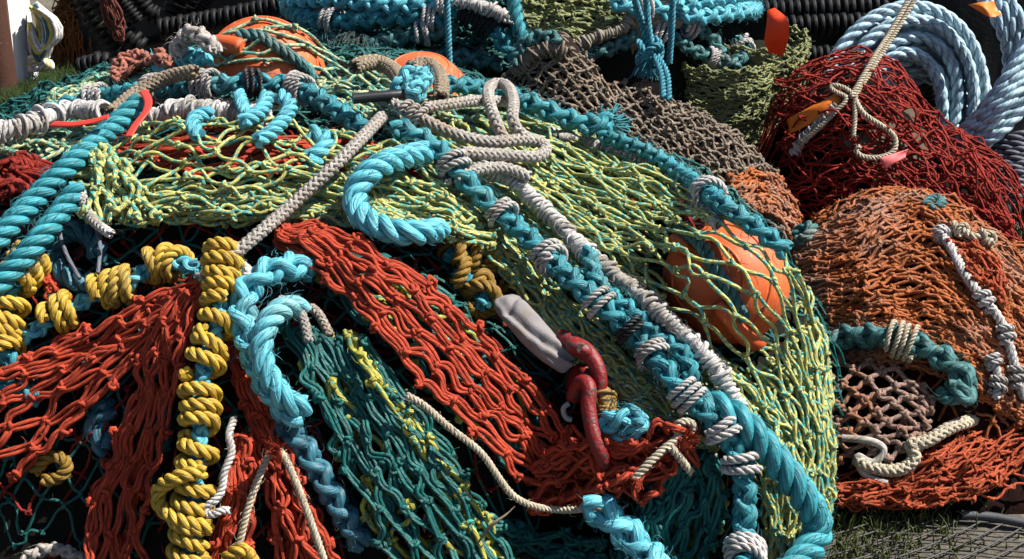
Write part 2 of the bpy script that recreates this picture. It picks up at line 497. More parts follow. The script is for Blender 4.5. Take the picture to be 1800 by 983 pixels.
def fibre_mat(name, col, col2=None, fleck=None, fleck_scale=28, fleck_at=.56, fibres=9, lean=60, bump=.35, rough=.55, dirt=(.10, .08, .06), dirt_amt=.5, vary=.35, spec=.35, fuzz=.0, worn=None, worn_at=.6):
    """cord or rope yarn: run-long fibres in relief, yarn to yarn variation, dirt and wear"""
    m, nt, bs = new_mat(name)
    L = nt.links.new
    uv = N_(nt, 'ShaderNodeUVMap', uv_map='UVMap'); sep = N_(nt, 'ShaderNodeSeparateXYZ'); L(uv.outputs[0], sep.inputs[0])
    rnd = N_(nt, 'ShaderNodeAttribute', attribute_name='rnd')
    geo = N_(nt, 'ShaderNodeTexCoord')
    big = N_(nt, 'ShaderNodeTexNoise', i_Scale=9.0, i_Detail=3.0); L(geo.outputs['Object'], big.inputs['Vector'])
    fine = N_(nt, 'ShaderNodeTexNoise', i_Scale=110.0, i_Detail=4.0, i_Roughness=.7); L(geo.outputs['Object'], fine.inputs['Vector'])
    c2 = col2 or tuple(x * .55 for x in col)
    t = math_(nt, 'MULTIPLY_ADD', rnd.outputs['Fac'], vary, math_(nt, 'MULTIPLY_ADD', big.outputs['Fac'], 1.0, -.35))
    colr = mixc(nt, t, col, c2)
    if fleck:
        cmb = N_(nt, 'ShaderNodeCombineXYZ')
        L(math_(nt, 'MULTIPLY', sep.outputs[0], fleck_scale * 3.2), cmb.inputs[0])
        L(math_(nt, 'MULTIPLY_ADD', rnd.outputs['Fac'], 37.0, math_(nt, 'MULTIPLY', sep.outputs[0], 14.0)), cmb.inputs[1])
        vv = math_(nt, 'PINGPONG', sep.outputs[1], .5)
        L(math_(nt, 'MULTIPLY', vv, 3.0), cmb.inputs[2])
        fn_ = N_(nt, 'ShaderNodeTexNoise', i_Scale=1.0, i_Detail=1.0); L(cmb.outputs[0], fn_.inputs['Vector'])
        r = ramp(nt, [(fleck_at - .02, (0, 0, 0)), (fleck_at + .02, (1, 1, 1))]); L(fn_.outputs['Fac'], r.inputs[0])
        colr = mixc(nt, r.outputs[0], colr, fleck)
    if worn:
        w = N_(nt, 'ShaderNodeTexNoise', i_Scale=4.5, i_Detail=5.0, i_Roughness=.65); L(geo.outputs['Object'], w.inputs['Vector'])
        r = ramp(nt, [(worn_at - .06, (0, 0, 0)), (worn_at + .08, (1, 1, 1))]); L(w.outputs['Fac'], r.inputs[0])
        colr = mixc(nt, math_(nt, 'MULTIPLY', r.outputs[0], .85), colr, worn)
    dr = ramp(nt, [(.45, (0, 0, 0)), (.75, (1, 1, 1))]); L(fine.outputs['Fac'], dr.inputs[0])
    colr = mixc(nt, math_(nt, 'MULTIPLY', dr.outputs[0], dirt_amt), colr, dirt)
    # fibres: noise drawn out along the yarn, turning slowly round it
    ang = math_(nt, 'MULTIPLY_ADD', sep.outputs[1], 2 * PI, math_(nt, 'MULTIPLY', sep.outputs[0], float(lean)))
    fv = N_(nt, 'ShaderNodeCombineXYZ')
    L(math_(nt, 'MULTIPLY', math_(nt, 'COSINE', ang), fibres / 5.0), fv.inputs[0]); L(math_(nt, 'MULTIPLY', math_(nt, 'SINE', ang), fibres / 5.0), fv.inputs[1])
    L(math_(nt, 'MULTIPLY_ADD', sep.outputs[0], 22.0, math_(nt, 'MULTIPLY', rnd.outputs['Fac'], 50.0)), fv.inputs[2])
    fb = N_(nt, 'ShaderNodeTexNoise', i_Scale=1.0, i_Detail=3.0, i_Roughness=.6); L(fv.outputs[0], fb.inputs['Vector'])
    fr = ramp(nt, [(.37, (.34, .34, .34)), (.49, (.90, .90, .90)), (.62, (1.35, 1.35, 1.35))]); L(fb.outputs['Fac'], fr.inputs[0])
    colr = mixc(nt, min(1.0, bump * 1.35), colr, fr.outputs[0], 'MULTIPLY')
    L(colr, bs.inputs['Base Color'])
    hgt = math_(nt, 'MULTIPLY_ADD', fine.outputs['Fac'], .35, math_(nt, 'MULTIPLY', fb.outputs['Fac'], 2.0))
    bp = N_(nt, 'ShaderNodeBump', i_Strength=min(1.0, bump * 1.6), i_Distance=.003); L(hgt, bp.inputs['Height'])
    L(bp.outputs[0], bs.inputs['Normal'])
    bs.inputs['Roughness'].default_value = rough
    bs.inputs['Specular IOR Level'].default_value = spec
    return m

TEAL = fibre_mat('teal rope yarn', (.04, .29, .34), (.02, .15, .19), fibres=13, lean=22, bump=.55, rough=.55, dirt=(.02, .12, .14), dirt_amt=.45, worn=(.13, .31, .32), worn_at=.62)
CYAN = fibre_mat('light cyan rope yarn', (.12, .46, .55), (.06, .34, .44), fibres=13, lean=22, bump=.6, rough=.52, dirt=(.06, .20, .24), dirt_amt=.4, worn=(.24, .44, .44), worn_at=.64)
DTEAL = fibre_mat('weathered teal yarn', (.05, .19, .19), (.035, .11, .12), fibres=7, lean=80, bump=.8, rough=.6, dirt=(.06, .08, .07), worn=(.16, .19, .16), worn_at=.6)
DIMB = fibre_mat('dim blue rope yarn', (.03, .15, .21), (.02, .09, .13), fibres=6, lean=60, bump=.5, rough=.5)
GREYR = fibre_mat('grey braid yarn', (.42, .39, .36), (.30, .26, .22), fibres=10, lean=80, bump=.5, rough=.75, dirt=(.16, .13, .10), worn=(.30, .20, .12), worn_at=.64)
TANR = fibre_mat('tan braid yarn', (.30, .24, .17), (.20, .15, .10), fibres=10, lean=80, bump=.5, rough=.8, dirt=(.10, .07, .05))
WHITE = fibre_mat('white cord yarn', (.62, .60, .59), (.42, .40, .385), fibres=10, lean=80, bump=.5, rough=.75, dirt=(.20, .17, .14), dirt_amt=.8, worn=(.28, .25, .21), worn_at=.55)
CREAM = fibre_mat('cream cord yarn', (.55, .48, .36), (.40, .34, .24), fibres=10, lean=80, bump=.5, rough=.75, dirt=(.18, .14, .09))
YELL = fibre_mat('yellow rope yarn', (.58, .38, .045), (.38, .22, .02), fibres=11, lean=30, bump=.5, rough=.5, dirt=(.20, .12, .03), dirt_amt=.6, worn=(.34, .24, .08), worn_at=.60)
AMBER = fibre_mat('old amber rope yarn', (.30, .17, .02), (.16, .09, .015), fibres=11, lean=30, bump=.5, rough=.6, dirt=(.08, .05, .02))  # darker and browner than the yellow yarn
RED = fibre_mat('red net twine', (.46, .060, .026), (.32, .040, .019), fibres=6, lean=60, bump=.6, rough=.75, dirt=(.20, .03, .02), dirt_amt=.45, spec=.2)
DRED = fibre_mat('dark red net twine', (.26, .020, .012), (.16, .014, .010), fibres=6, lean=60, bump=.6, rough=.75, dirt=(.10, .02, .015), spec=.2)
BRED = fibre_mat('crimson net twine', (.34, .030, .018), (.22, .020, .014), fibres=6, lean=60, bump=.6, rough=.75, dirt=(.16, .03, .02), spec=.2)
THINRED = fibre_mat('orange red thin twine', (.44, .085, .03), (.33, .05, .02), fibres=6, lean=60, bump=.6, rough=.75, dirt=(.15, .05, .03), spec=.2)
ORANGE = fibre_mat('orange net twine', (.47, .14, .04), (.33, .085, .026), fibres=6, lean=100, bump=.6, rough=.8, dirt=(.18, .10, .06), dirt_amt=.6, spec=.2, worn=(.36, .20, .14), worn_at=.55)
BROWN = fibre_mat('brown net twine', (.29, .235, .18), (.19, .145, .11), fibres=6, lean=100, bump=.6, rough=.85, dirt=(.08, .06, .045), spec=.2, worn=(.25, .11, .05), worn_at=.66)
PINKB = fibre_mat('tan net twine', (.30, .20, .16), (.22, .13, .10), fibres=6, lean=100, bump=.6, rough=.85, dirt=(.12, .08, .06), spec=.2, worn=(.33, .13, .06), worn_at=.56)
LIME = fibre_mat('yellow green flecked twine', (.52, .49, .15), (.38, .38, .115), fleck=(.06, .34, .31), fleck_at=.55, fleck_scale=34, fibres=6, lean=60, bump=.6, rough=.6, dirt=(.20, .19, .08), dirt_amt=.35, spec=.3)
PALE = fibre_mat('pale green flecked twine', (.42, .45, .24), (.32, .36, .18), fleck=(.05, .28, .25), fleck_at=.53, fibres=6, lean=60, bump=.6, rough=.65, dirt=(.20, .20, .12), dirt_amt=.4, spec=.3)
YFLK = fibre_mat('yellow flecked twine', (.43, .39, .055), (.31, .29, .045), fleck=(.03, .28, .23), fleck_at=.58, fibres=6, lean=60, bump=.6, rough=.6, dirt=(.25, .2, .05), dirt_amt=.3, spec=.3)
GREEN = fibre_mat('dark green net twine', (.007, .135, .122), (.005, .080, .075), fibres=6, lean=60, bump=.6, rough=.5, dirt=(.01, .05, .045), spec=.4)
OLIVE = fibre_mat('olive net twine', (.30, .31, .13), (.19, .21, .09), fleck=(.05, .14, .11), fleck_at=.62, fibres=6, lean=60, bump=.6, rough=.75, dirt=(.07, .07, .04), spec=.2)
BLUE = fibre_mat('pale blue rope yarn', (.40, .57, .66), (.30, .46, .56), fibres=6, lean=50, bump=.6, rough=.5, dirt=(.18, .26, .30), dirt_amt=.5)
SLATE = fibre_mat('slate rope yarn', (.13, .14, .17), (.08, .085, .11), fibres=5, lean=60, bump=.5, rough=.6, dirt=(.05, .05, .06))
RUST = fibre_mat('rust brown twine', (.26, .10, .03), (.17, .06, .02), fibres=9, lean=60, bump=.3, rough=.9, dirt=(.12, .06, .03), spec=.1)
BLACKT = fibre_mat('black tape', (.012, .012, .014), fibres=9, lean=30, bump=.2, rough=.45, dirt=(.02, .02, .02))
GOLD = fibre_mat('ochre seizing twine', (.36, .22, .06), (.25, .15, .04), fibres=9, lean=60, bump=.4, rough=.7, dirt=(.12, .08, .03))

def solid(name, col, rough=.5, spec=.5, noise=.25, scale=14, bump=.15, bscale=90, dirt=None, dirt_at=.62):
    m, nt, bs = new_mat(name); L = nt.links.new
    tc = N_(nt, 'ShaderNodeTexCoord')
    a = N_(nt, 'ShaderNodeTexNoise', i_Scale=float(scale), i_Detail=5.0, i_Roughness=.65); L(tc.outputs['Object'], a.inputs['Vector'])
    b = N_(nt, 'ShaderNodeTexNoise', i_Scale=float(bscale), i_Detail=4.0); L(tc.outputs['Object'], b.inputs['Vector'])
    c = mixc(nt, math_(nt, 'MULTIPLY', a.outputs['Fac'], noise * 2), col, tuple(x * .5 for x in col))
    if dirt:
        r = ramp(nt, [(dirt_at - .03, (0, 0, 0)), (dirt_at + .05, (1, 1, 1))]); L(a.outputs['Fac'], r.inputs[0])
        c = mixc(nt, r.outputs[0], c, dirt)
    L(c, bs.inputs['Base Color'])
    bp = N_(nt, 'ShaderNodeBump', i_Strength=bump, i_Distance=.004); L(b.outputs['Fac'], bp.inputs['Height']); L(bp.outputs[0], bs.inputs['Normal'])
    bs.inputs['Roughness'].default_value = rough; bs.inputs['Specular IOR Level'].default_value = spec
    return m
def float_mat():
    m, nt, bs = new_mat('orange float plastic'); L = nt.links.new
    tc = N_(nt, 'ShaderNodeTexCoord')
    a = N_(nt, 'ShaderNodeTexNoise', i_Scale=7.0, i_Detail=6.0, i_Roughness=.7); L(tc.outputs['Object'], a.inputs['Vector'])
    g = N_(nt, 'ShaderNodeTexNoise', i_Scale=26.0, i_Detail=6.0, i_Roughness=.75); L(tc.outputs['Object'], g.inputs['Vector'])
    mp = N_(nt, 'ShaderNodeMapping'); mp.inputs['Scale'].default_value = (160, 14, 60); mp.inputs['Rotation'].default_value = (.4, .8, .5); L(tc.outputs['Object'], mp.inputs['Vector'])
    s = N_(nt, 'ShaderNodeTexNoise', i_Scale=1.0, i_Detail=3.0); L(mp.outputs[0], s.inputs['Vector'])
    r1 = ramp(nt, [(.42, (.55, .080, .016)), (.60, (.62, .13, .035)), (.76, (.68, .27, .14))]); L(a.outputs['Fac'], r1.inputs[0])
    r2 = ramp(nt, [(.53, (0, 0, 0)), (.70, (1, 1, 1))]); L(g.outputs['Fac'], r2.inputs[0])
    r3 = ramp(nt, [(.64, (0, 0, 0)), (.70, (1, 1, 1))]); L(s.outputs['Fac'], r3.inputs[0])
    c = mixc(nt, math_(nt, 'MULTIPLY', r2.outputs[0], .55), r1.outputs[0], (.17, .06, .03))
    c = mixc(nt, math_(nt, 'MULTIPLY', r3.outputs[0], .5), c, (.74, .40, .27))
    L(c, bs.inputs['Base Color'])
    rr_ = N_(nt, 'ShaderNodeMapRange', i_3=.38, i_4=.75); L(g.outputs['Fac'], rr_.inputs[0]); L(rr_.outputs[0], bs.inputs['Roughness'])
    bp = N_(nt, 'ShaderNodeBump', i_Strength=.18, i_Distance=.004); L(math_(nt, 'SUBTRACT', g.outputs['Fac'], math_(nt, 'MULTIPLY', r3.outputs[0], .3)), bp.inputs['Height']); L(bp.outputs[0], bs.inputs['Normal'])
    bs.inputs['Specular IOR Level'].default_value = .4
    return m
FLOAT = float_mat()
FLAG = solid('bright orange flag', (.80, .06, .012), .5, .3, .08, 8, .05)
AFLAG = solid('amber flag', (.70, .17, .015), .5, .3, .1, 8, .05)
PFLAG = solid('pink flag', (.75, .16, .16), .6, .3, .1, 8, .05)
SHACK = solid('red shackle paint', (.22, .010, .011), .52, .4, .4, 55, .7, 110, dirt=(.060, .040, .034), dirt_at=.57)
STRAP = solid('red strap', (.62, .045, .03), .5, .3, .15, 20, .1)
SLEEVE = solid('grey webbing', (.24, .22, .222), .85, .2, .22, 22, .6, 420, dirt=(.20, .17, .155), dirt_at=.56)
RUBBER = solid('black rubber', (.0045, .0045, .005), .65, .25, .4, 18, .3, 60)  # rubber black taken darker still, shade at the back put into the colour
BHOSE = solid('black hose', (.016, .016, .02), .4, .5, .3, 18, .1, 60, dirt=(.10, .09, .08), dirt_at=.70)
CORE = solid('dark bundled netting', (.012, .011, .009), .95, .1, .4, 30, .8, 45)  # netting cores: shade of the gaps put into these near-black colours
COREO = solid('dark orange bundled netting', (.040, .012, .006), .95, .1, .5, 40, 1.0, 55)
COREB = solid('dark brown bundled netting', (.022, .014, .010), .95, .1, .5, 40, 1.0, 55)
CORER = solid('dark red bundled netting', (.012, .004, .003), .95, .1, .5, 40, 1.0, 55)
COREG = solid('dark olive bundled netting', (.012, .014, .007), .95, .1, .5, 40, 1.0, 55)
WPOST = solid('chipped white paint', (.80, .79, .78), .55, .4, .06, 9, .15, 40, dirt=(.16, .13, .11), dirt_at=.68)
BPOST = solid('brown rusty steel', (.085, .035, .022), .6, .4, .4, 12, .4, 70, dirt=(.20, .13, .10), dirt_at=.66)
WIRE = solid('grey wire', (.045, .042, .04), .6, .5, .3, 30, .2)
TIMBER = solid('weathered plywood', (.16, .12, .085), .8, .2, .3, 8, .3, 60)
DSTEEL = solid('dark steel', (.06, .05, .045), .5, .5, .4, 60, .5, 120)
STEEL = solid('galvanised steel', (.30, .30, .31), .35, .5, .3, 30, .2)

# ------------------------------------------------------------------ world, sun
SUN = unit(np.array([.59, .05, .81]))
el, az = math.asin(SUN[2]), math.atan2(SUN[0], SUN[1])
w = bpy.data.worlds.new('World'); SC.world = w; w.use_nodes = True
wn = w.node_tree
sky = wn.nodes.new('ShaderNodeTexSky'); sky.sky_type = 'NISHITA'; sky.sun_disc = False
sky.sun_elevation = el; sky.sun_rotation = az
wn.links.new(sky.outputs[0], wn.nodes['Background'].inputs[0]); wn.nodes['Background'].inputs[1].default_value = .05
sl = bpy.data.lights.new('sun', 'SUN'); sl.energy = 5.0; sl.angle = math.radians(.5); sl.color = (1, .955, .88)
so = bpy.data.objects.new('sun', sl); COL.objects.link(so)
from mathutils import Vector
so.rotation_euler = Vector(tuple(SUN)).to_track_quat('Z', 'Y').to_euler()
so.location = (3, 2, 6)
SC.view_settings.view_transform = 'Standard'; SC.view_settings.look = 'None'
SC.view_settings.exposure = 1.02; SC.view_settings.gamma = 1
SC.cycles.max_bounces = 4; SC.cycles.diffuse_bounces = 1; SC.cycles.glossy_bounces = 2
SC.cycles.use_denoising = True

# ================================================================== the place
# hollows (-) and swells (+) of the main heap, as (photo x, y, half widths in metres, height)
_d = [(40, 215, .34, .40, -.10), (150, 180, .16, .3, -.05), (70, 830, .26, .16, -.15), (230, 930, .10, .10, -.10), (330, 425, .26, .07, -.07), (620, 905, .05, .10, -.08), (930, 935, .12, .08, -.10),
      (345, 760, .05, .24, .05), (760, 640, .20, .16, .04), (860, 470, .08, .08, -.05), (1120, 700, .07, .06, -.06)]
_p = [pt(a, b, 'M') for a, b, *_ in _d]
DENTS += [(p[0], p[1], sx, sy, d) for p, (_, _, sx, sy, d) in zip(_p, _d)]

# ---- ground
def ground():
    n = 220
    gx = np.concatenate([-np.geomspace(120, 3, 30), np.linspace(-2.9, 2.9, n), np.geomspace(3, 120, 30)])
    gy = np.concatenate([[-60, -20, -8, -3, 0, 1], np.linspace(1.6, 7.5, n), np.geomspace(7.6, 160, 40)])
    X, Y = np.meshgrid(gx, gy, indexing='ij')
    Z = h_ground(X, Y, 0) + .004 * snoise(X, Y, 60, 31)
    V = np.stack([X, Y, Z], -1)
    a, b = len(gx), len(gy)
    id_ = np.arange(a * b).reshape(a, b)
    F = np.stack([id_[:-1, :-1], id_[1:, :-1], id_[1:, 1:], id_[:-1, 1:]], -1).reshape(-1, 4)
    mb = MB(); mb.add(V, F, np.zeros((len(F), 4, 2)), .5)
    m, nt, bs = new_mat('earth and gravel'); L = nt.links.new
    tc = N_(nt, 'ShaderNodeTexCoord')
    n1 = N_(nt, 'ShaderNodeTexNoise', i_Scale=2.2, i_Detail=6.0, i_Roughness=.7); L(tc.outputs['Object'], n1.inputs['Vector'])
    n2 = N_(nt, 'ShaderNodeTexVoronoi', i_Scale=42.0); L(tc.outputs['Object'], n2.inputs['Vector'])
    n3 = N_(nt, 'ShaderNodeTexNoise', i_Scale=60.0, i_Detail=6.0, i_Roughness=.75); L(tc.outputs['Object'], n3.inputs['Vector'])
    r = ramp(nt, [(.35, (.075, .064, .048)), (.55, (.15, .13, .10)), (.75, (.22, .20, .165))]); L(n1.outputs['Fac'], r.inputs[0])
    c = mixc(nt, .45, r.outputs[0], n3.outputs['Fac'], 'OVERLAY')
    L(c, bs.inputs['Base Color'])
    h = math_(nt, 'MULTIPLY_ADD', n2.outputs['Distance'], -.6, n3.outputs['Fac'])
    bp = N_(nt, 'ShaderNodeBump', i_Strength=.9, i_Distance=.02); L(h, bp.inputs['Height']); L(bp.outputs[0], bs.inputs['Normal'])
    bs.inputs['Roughness'].default_value = .95
    o = mb.build('ground', m); o['kind'] = 'structure'; o['label'] = 'bare grey brown earth under the heaps'
ground()

def core(name, surf, box, res, mat, parent, lift=-.014, rough=.010, seed=0):
    x0, x1, y0, y1 = box
    gx, gy = np.arange(x0, x1, res), np.arange(y0, y1, res)
    X, Y = np.meshgrid(gx, gy, indexing='ij')
    Z = np.full(X.shape, -.5)
    for c in surf: Z = np.maximum(Z, HF[c](X, Y, lift))
    Z = Z + rough * snoise(X, Y, 70, 40 + seed) + rough * .7 * snoise(X, Y, 140, 41 + seed)
    Z = np.maximum(Z, -.05)
    id_ = np.arange(X.size).reshape(X.shape)
    F = np.stack([id_[:-1, :-1], id_[1:, :-1], id_[1:, 1:], id_[:-1, 1:]], -1).reshape(-1, 4)
    zf = Z.ravel()
    F = F[(zf[F] > -.049).any(1)]
    used, inv = np.unique(F, return_inverse=True)
    mb = MB(); mb.add(np.stack([X, Y, Z], -1).reshape(-1, 3)[used], inv.reshape(F.shape), np.zeros((len(F), 4, 2)), .5)
    return mb.build(name, mat, parent)

def world_fn(box, surf, lift):
    x0, x1, y0, y1 = box
    def fn(u, v):
        x, y = x0 + (x1 - x0) * u, y0 + (y1 - y0) * v
        z = np.full(x.shape, -.3)
        for c in surf: z = np.maximum(z, HF[c](x, y, lift))
        z = np.maximum(z, h_ground(x, y, .01))
        return np.stack([x, y, z], -1), np.stack([x, y], -1)
    return fn

def rope(name, label, cat, pts, surf, lift, R, mat, kind='laid', pitch=None, hand=-1, group=None, ends=(0, 0), it=30, n=4, k=10):
    P = trace(pts, surf, lift, it=it)
    mb = MB()
    if kind == 'laid': P = laid(mb, P, R, pitch or 1.9, k, hand)
    elif kind == 'plait': P = plait(mb, P, R, pitch or 2.2)
    elif kind == 'braid': P = braid(mb, P, R, n, pitch or 2.6)
    elif kind == 'cord': P = resample(P, R * .6); tubes(mb, P, R, 8, .4, cap=True)
    elif kind == 'whip':
        tubes(mb, resample(P, R * .3), R * .86, 8, .2); whip(mb, P, R * .85, .0045, 2.6, .55)
    if kind in ('laid', 'plait'): fuzz(mb, P, R, 320 if R > .018 else 120, .022 if R > .018 else .012)
    if kind == 'whip': fuzz(mb, P, R * 1.1, 160, .02)
    if ends[0]: fray(mb, P[0], P[0] - P[4], R, ends[0])
    if ends[1]: fray(mb, P[-1], P[-1] - P[-5], R, ends[1])
    o = mb.build(name, mat)
    tag(o, label, cat, group)
    return o, P

# ------------------------------------------------------------------ floats
def sphere_mb(mb, c, r, nu=72, nv=40, rn=.3):
    th = np.linspace(0, PI, nv + 1); ph = np.arange(nu) * 2 * PI / nu
    V = np.stack([np.sin(th)[:, None] * np.cos(ph), np.sin(th)[:, None] * np.sin(ph), np.cos(th)[:, None] + 0 * ph], -1) * r + c
    id_ = np.arange((nv + 1) * nu).reshape(nv + 1, nu); nx = np.roll(id_, -1, 1)
    F = np.stack([id_[:-1], id_[1:], nx[1:], nx[:-1]], -1).reshape(-1, 4)
    mb.add(V, F, np.zeros((len(F), 4, 2)), rn)

def ring_mb(mb, c, axis, r, ang, tr, flat=1.0):
    axis = unit(np.asarray(axis, float)); a = unit(np.cross(axis, [0.3, .2, .9])); b = np.cross(axis, a)
    t = np.linspace(0, 2 * PI, 97)
    P = c + r * (math.cos(ang) * axis + math.sin(ang) * (np.cos(t)[:, None] * a + np.sin(t)[:, None] * b))
    tubes(mb, P, tr, 8, .3)

def on_sphere(c, r, px, py):
    d = rays([px], [py])[0]
    o = CAM - c; b = d @ o; q = o @ o - r * r
    disc = b * b - q
    t = -b - math.sqrt(max(disc, 0))
    p = CAM + d * t
    return c + unit(p - c) * r

def trawl_float(label, c, r, axis, lugs, group='trawl floats in the heap'):
    e = empty('trawl_float', label, 'float', group)
    e.location = tuple(c)
    c0 = np.zeros(3)
    mb = MB(); sphere_mb(mb, c0, r)
    mb.build('shell', FLOAT, e)
    mb = MB()
    for an in (.62, 1.12): ring_mb(mb, c0, axis, r * .998, an, r * .028)
    mb.build('rim', FLOAT, e)
    for (a, b, lr) in lugs:
        pa, pb = on_sphere(c, r, *a) - c, on_sphere(c, r, *b) - c
        t = np.linspace(0, 1, 24)[:, None]
        P = pa * (1 - t) + pb * t
        P = unit(P) * r * (1 + lr / r * .45 + .0 * t)
        rad = lr * np.clip(np.minimum(t[:, 0], 1 - t[:, 0]) * 12, .55, 1) ** .5
        mb = MB(); tubes(mb, P, rad, 16, .3, cap=True)
        mb.build('lug', FLOAT, e)
    return e

def float_centre(px, py, r, lift):
    p = pt(px, py, 'M', lift, spheres=False)
    return p
R1 = .150
F1 = float_centre(1277, 497, R1, .045)
# keep its apparent size: the disc is about 218 photo pixels across
R1 = 109 / FPX * np.linalg.norm(F1 - CAM)
F2 = float_centre(465, 140, .15, -.02)
R2 = 106 / FPX * np.linalg.norm(F2 - CAM)
F3 = float_centre(742, 178, .15, -.03)
R3 = 84 / FPX * np.linalg.norm(F3 - CAM)
print('floats', F1, R1, F2, R2, F3, R3)
SPH += [(F1, R1), (F2, R2), (F3, R3)]
ax1 = unit(on_sphere(F1, R1, 1235, 490) - F1)
f1 = trawl_float('orange trawl float under the yellow green net beside the orange net heap', F1, R1, ax1,
                 [((1163, 404), (1214, 446), .0165), ((1262, 530), (1336, 602), .020)])
ax2 = unit(on_sphere(F2, R2, 450, 110) - F2)
f2 = trawl_float('orange trawl float on top of the heap before the black gear', F2, R2, ax2,
                 [((382, 82), (430, 88), .024)])
f3 = trawl_float('orange trawl float mostly buried behind the brown braided loop', F3, R3, unit(np.array([0, -.3, 1.0])), [])
# rivets moulded on the upper float, digits on the right one
mb = MB()
for q in ((477, 113), (455, 90)):
    s = on_sphere(F2, R2, *q) - F2
    sphere_mb(mb, s, .0065, 14, 10)
mb.build('rivet', FLOAT, f2)
mb = MB()
for q in ((1288, 484), (1290, 474)):
    s = on_sphere(F1, R1, *q) - F1
    ring = unit(s); a = unit(np.cross(ring, [0, 0, 1.0])); b = np.cross(ring, a)
    t = np.linspace(0, 2 * PI, 20)
    tubes(mb, s * 1.001 + .0075 * np.cos(t)[:, None] * a + .0042 * np.sin(t)[:, None] * b, .0015, 5, .3)
d_ = mb.build('moulded_digits', FLOAT, f1)
rope('float_rope', 'short teal rope threaded across the orange float at the right', 'rope',
     [(1195, 402), (1228, 425), (1255, 470), (1283, 515), (1300, 548), (1308, 560)], 'M', .014, .0165, DTEAL, 'laid', it=6)
rope('float_rope', 'short dark teal rope threaded across the orange float before the black gear', 'rope',
     [(418, 62), (455, 62), (495, 88), (530, 112), (545, 128), (552, 142)], 'M', .014, .0165, DTEAL, 'laid', it=6)

# ------------------------------------------------------------------ main heap: mass coloured dark as gap shade and the sheets of net below
heap = empty('bundled_net_heap', 'bundled netting at the bottom of the big heap, coloured dark as gap shade', 'net heap')
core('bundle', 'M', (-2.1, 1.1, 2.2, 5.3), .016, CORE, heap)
mb = MB()
bx = (-1.75, .84, 2.42, 5.0)
on_heap = lambda X: (h_main(X[:, 0], X[:, 1], 0) > .06) & (X[:, 1] < 4.6)
in_front = lambda X: (h_main(X[:, 0], X[:, 1], 0) > .06) & (X[:, 1] < 3.3) & (X[:, 0] < .5)
net_layer(mb, world_fn(bx, 'M', -.002), 70, 62, .0034, 'M', .01, .3, .012, 1.05, knots=1.0, k=5, seg=6, push=False, kn=11, mask=on_heap)
o = mb.build('green_mesh', GREEN, heap)
mb = MB()
net_layer(mb, world_fn(bx, 'M', -.004), 64, 56, .0034, 'M', .015, .4, .014, 1.05, knots=1.0, k=5, seg=6, push=False, kn=11, drop=.3, mask=in_front)
o = mb.build('dark_red_mesh', DRED, heap)
heap.location = (0, 0, 0)

def net(name, label, rows, surf, mat, layers, group=None, mask=None, **kw):
    """layers: (lift, nu, nv, twine radius, options)"""
    mb = MB()
    for (lift, nu, nv, tw, op) in layers:
        a = dict(kw); a.update(op)
        net_layer(mb, photo_fn(rows, surf, lift), nu, nv, tw, surf, lift, mask=a.pop('mask', mask), **a)
    o = mb.build(name, mat)
    tag(o, label, 'fishing net', group)
    return o
def off_float(X):
    return (np.hypot(X[:, 0] - 1285, X[:, 1] - 490) > 118) & (np.hypot(X[:, 0] - 465, X[:, 1] - 120) > 118)

# ---- yellow green net
right_rows = [
    [(880, 190), (1020, 240), (1150, 300), (1280, 372), (1385, 450), (1440, 600), (1452, 760), (1450, 930)],
    [(820, 218), (960, 300), (1080, 372), (1215, 440), (1340, 530), (1405, 660), (1436, 790), (1430, 960)],
    [(720, 240), (870, 322), (990, 412), (1110, 505), (1225, 590), (1330, 700), (1395, 830), (1395, 1000)],
    [(620, 300), (780, 362), (900, 425), (1000, 530), (1120, 630), (1250, 722), (1335, 850), (1352, 1010)]]
strip_rows = [
    [(600, 320), (760, 345), (850, 385), (925, 445), (1010, 545), (1100, 625), (1190, 690), (1270, 760)],
    [(600, 350), (760, 372), (845, 410), (915, 480), (990, 570), (1070, 650), (1170, 715), (1260, 780)],
    [(600, 385), (750, 400), (835, 430), (900, 505), (970, 590), (1050, 665), (1150, 735), (1250, 800)]]
o = net('yellow_green_net', 'yellow green net with teal flecks draped down the right flank over the orange float', right_rows, 'M', LIME,
    [(.058, 14, 8, .0043, dict(jit=.22, liftj=.006, warp=.4)),
     (.050, 15, 11, .0042, dict(mask=off_float, jit=.3, liftj=.010)),
     (.040, 15, 13, .0042, dict(mask=off_float, jit=.35, liftj=.010)),
     (.028, 15, 14, .0042, dict(mask=off_float, jit=.4, liftj=.010)),
     (.014, 15, 14, .0042, dict(mask=off_float, jit=.4, liftj=.010))])
net('yellow_green_net', 'tight strip of yellow green net below the long teal plaited rope', strip_rows, 'M', LIME,
    [(.066, 12, 4, .0044, dict(jit=.2, liftj=.006)), (.058, 12, 6, .0044, dict(jit=.35, liftj=.010)),
     (.050, 12, 5, .0044, dict(jit=.3, liftj=.010)),
     (.040, 12, 6, .0044, dict(jit=.35, liftj=.010)),
     (.020, 12, 6, .0044, dict(jit=.35, liftj=.010))])
bulge_rows = [
    [(165, 262), (270, 222), (400, 212), (520, 208), (620, 245), (720, 285), (800, 320)],
    [(137, 300), (260, 280), (400, 285), (540, 285), (660, 315), (760, 350), (850, 395)],
    [(140, 350), (270, 350), (400, 352), (540, 350), (660, 365), (760, 388), (855, 425)],
    [(160, 385), (280, 388), (400, 390), (540, 388), (660, 398), (765, 410), (860, 440)]]
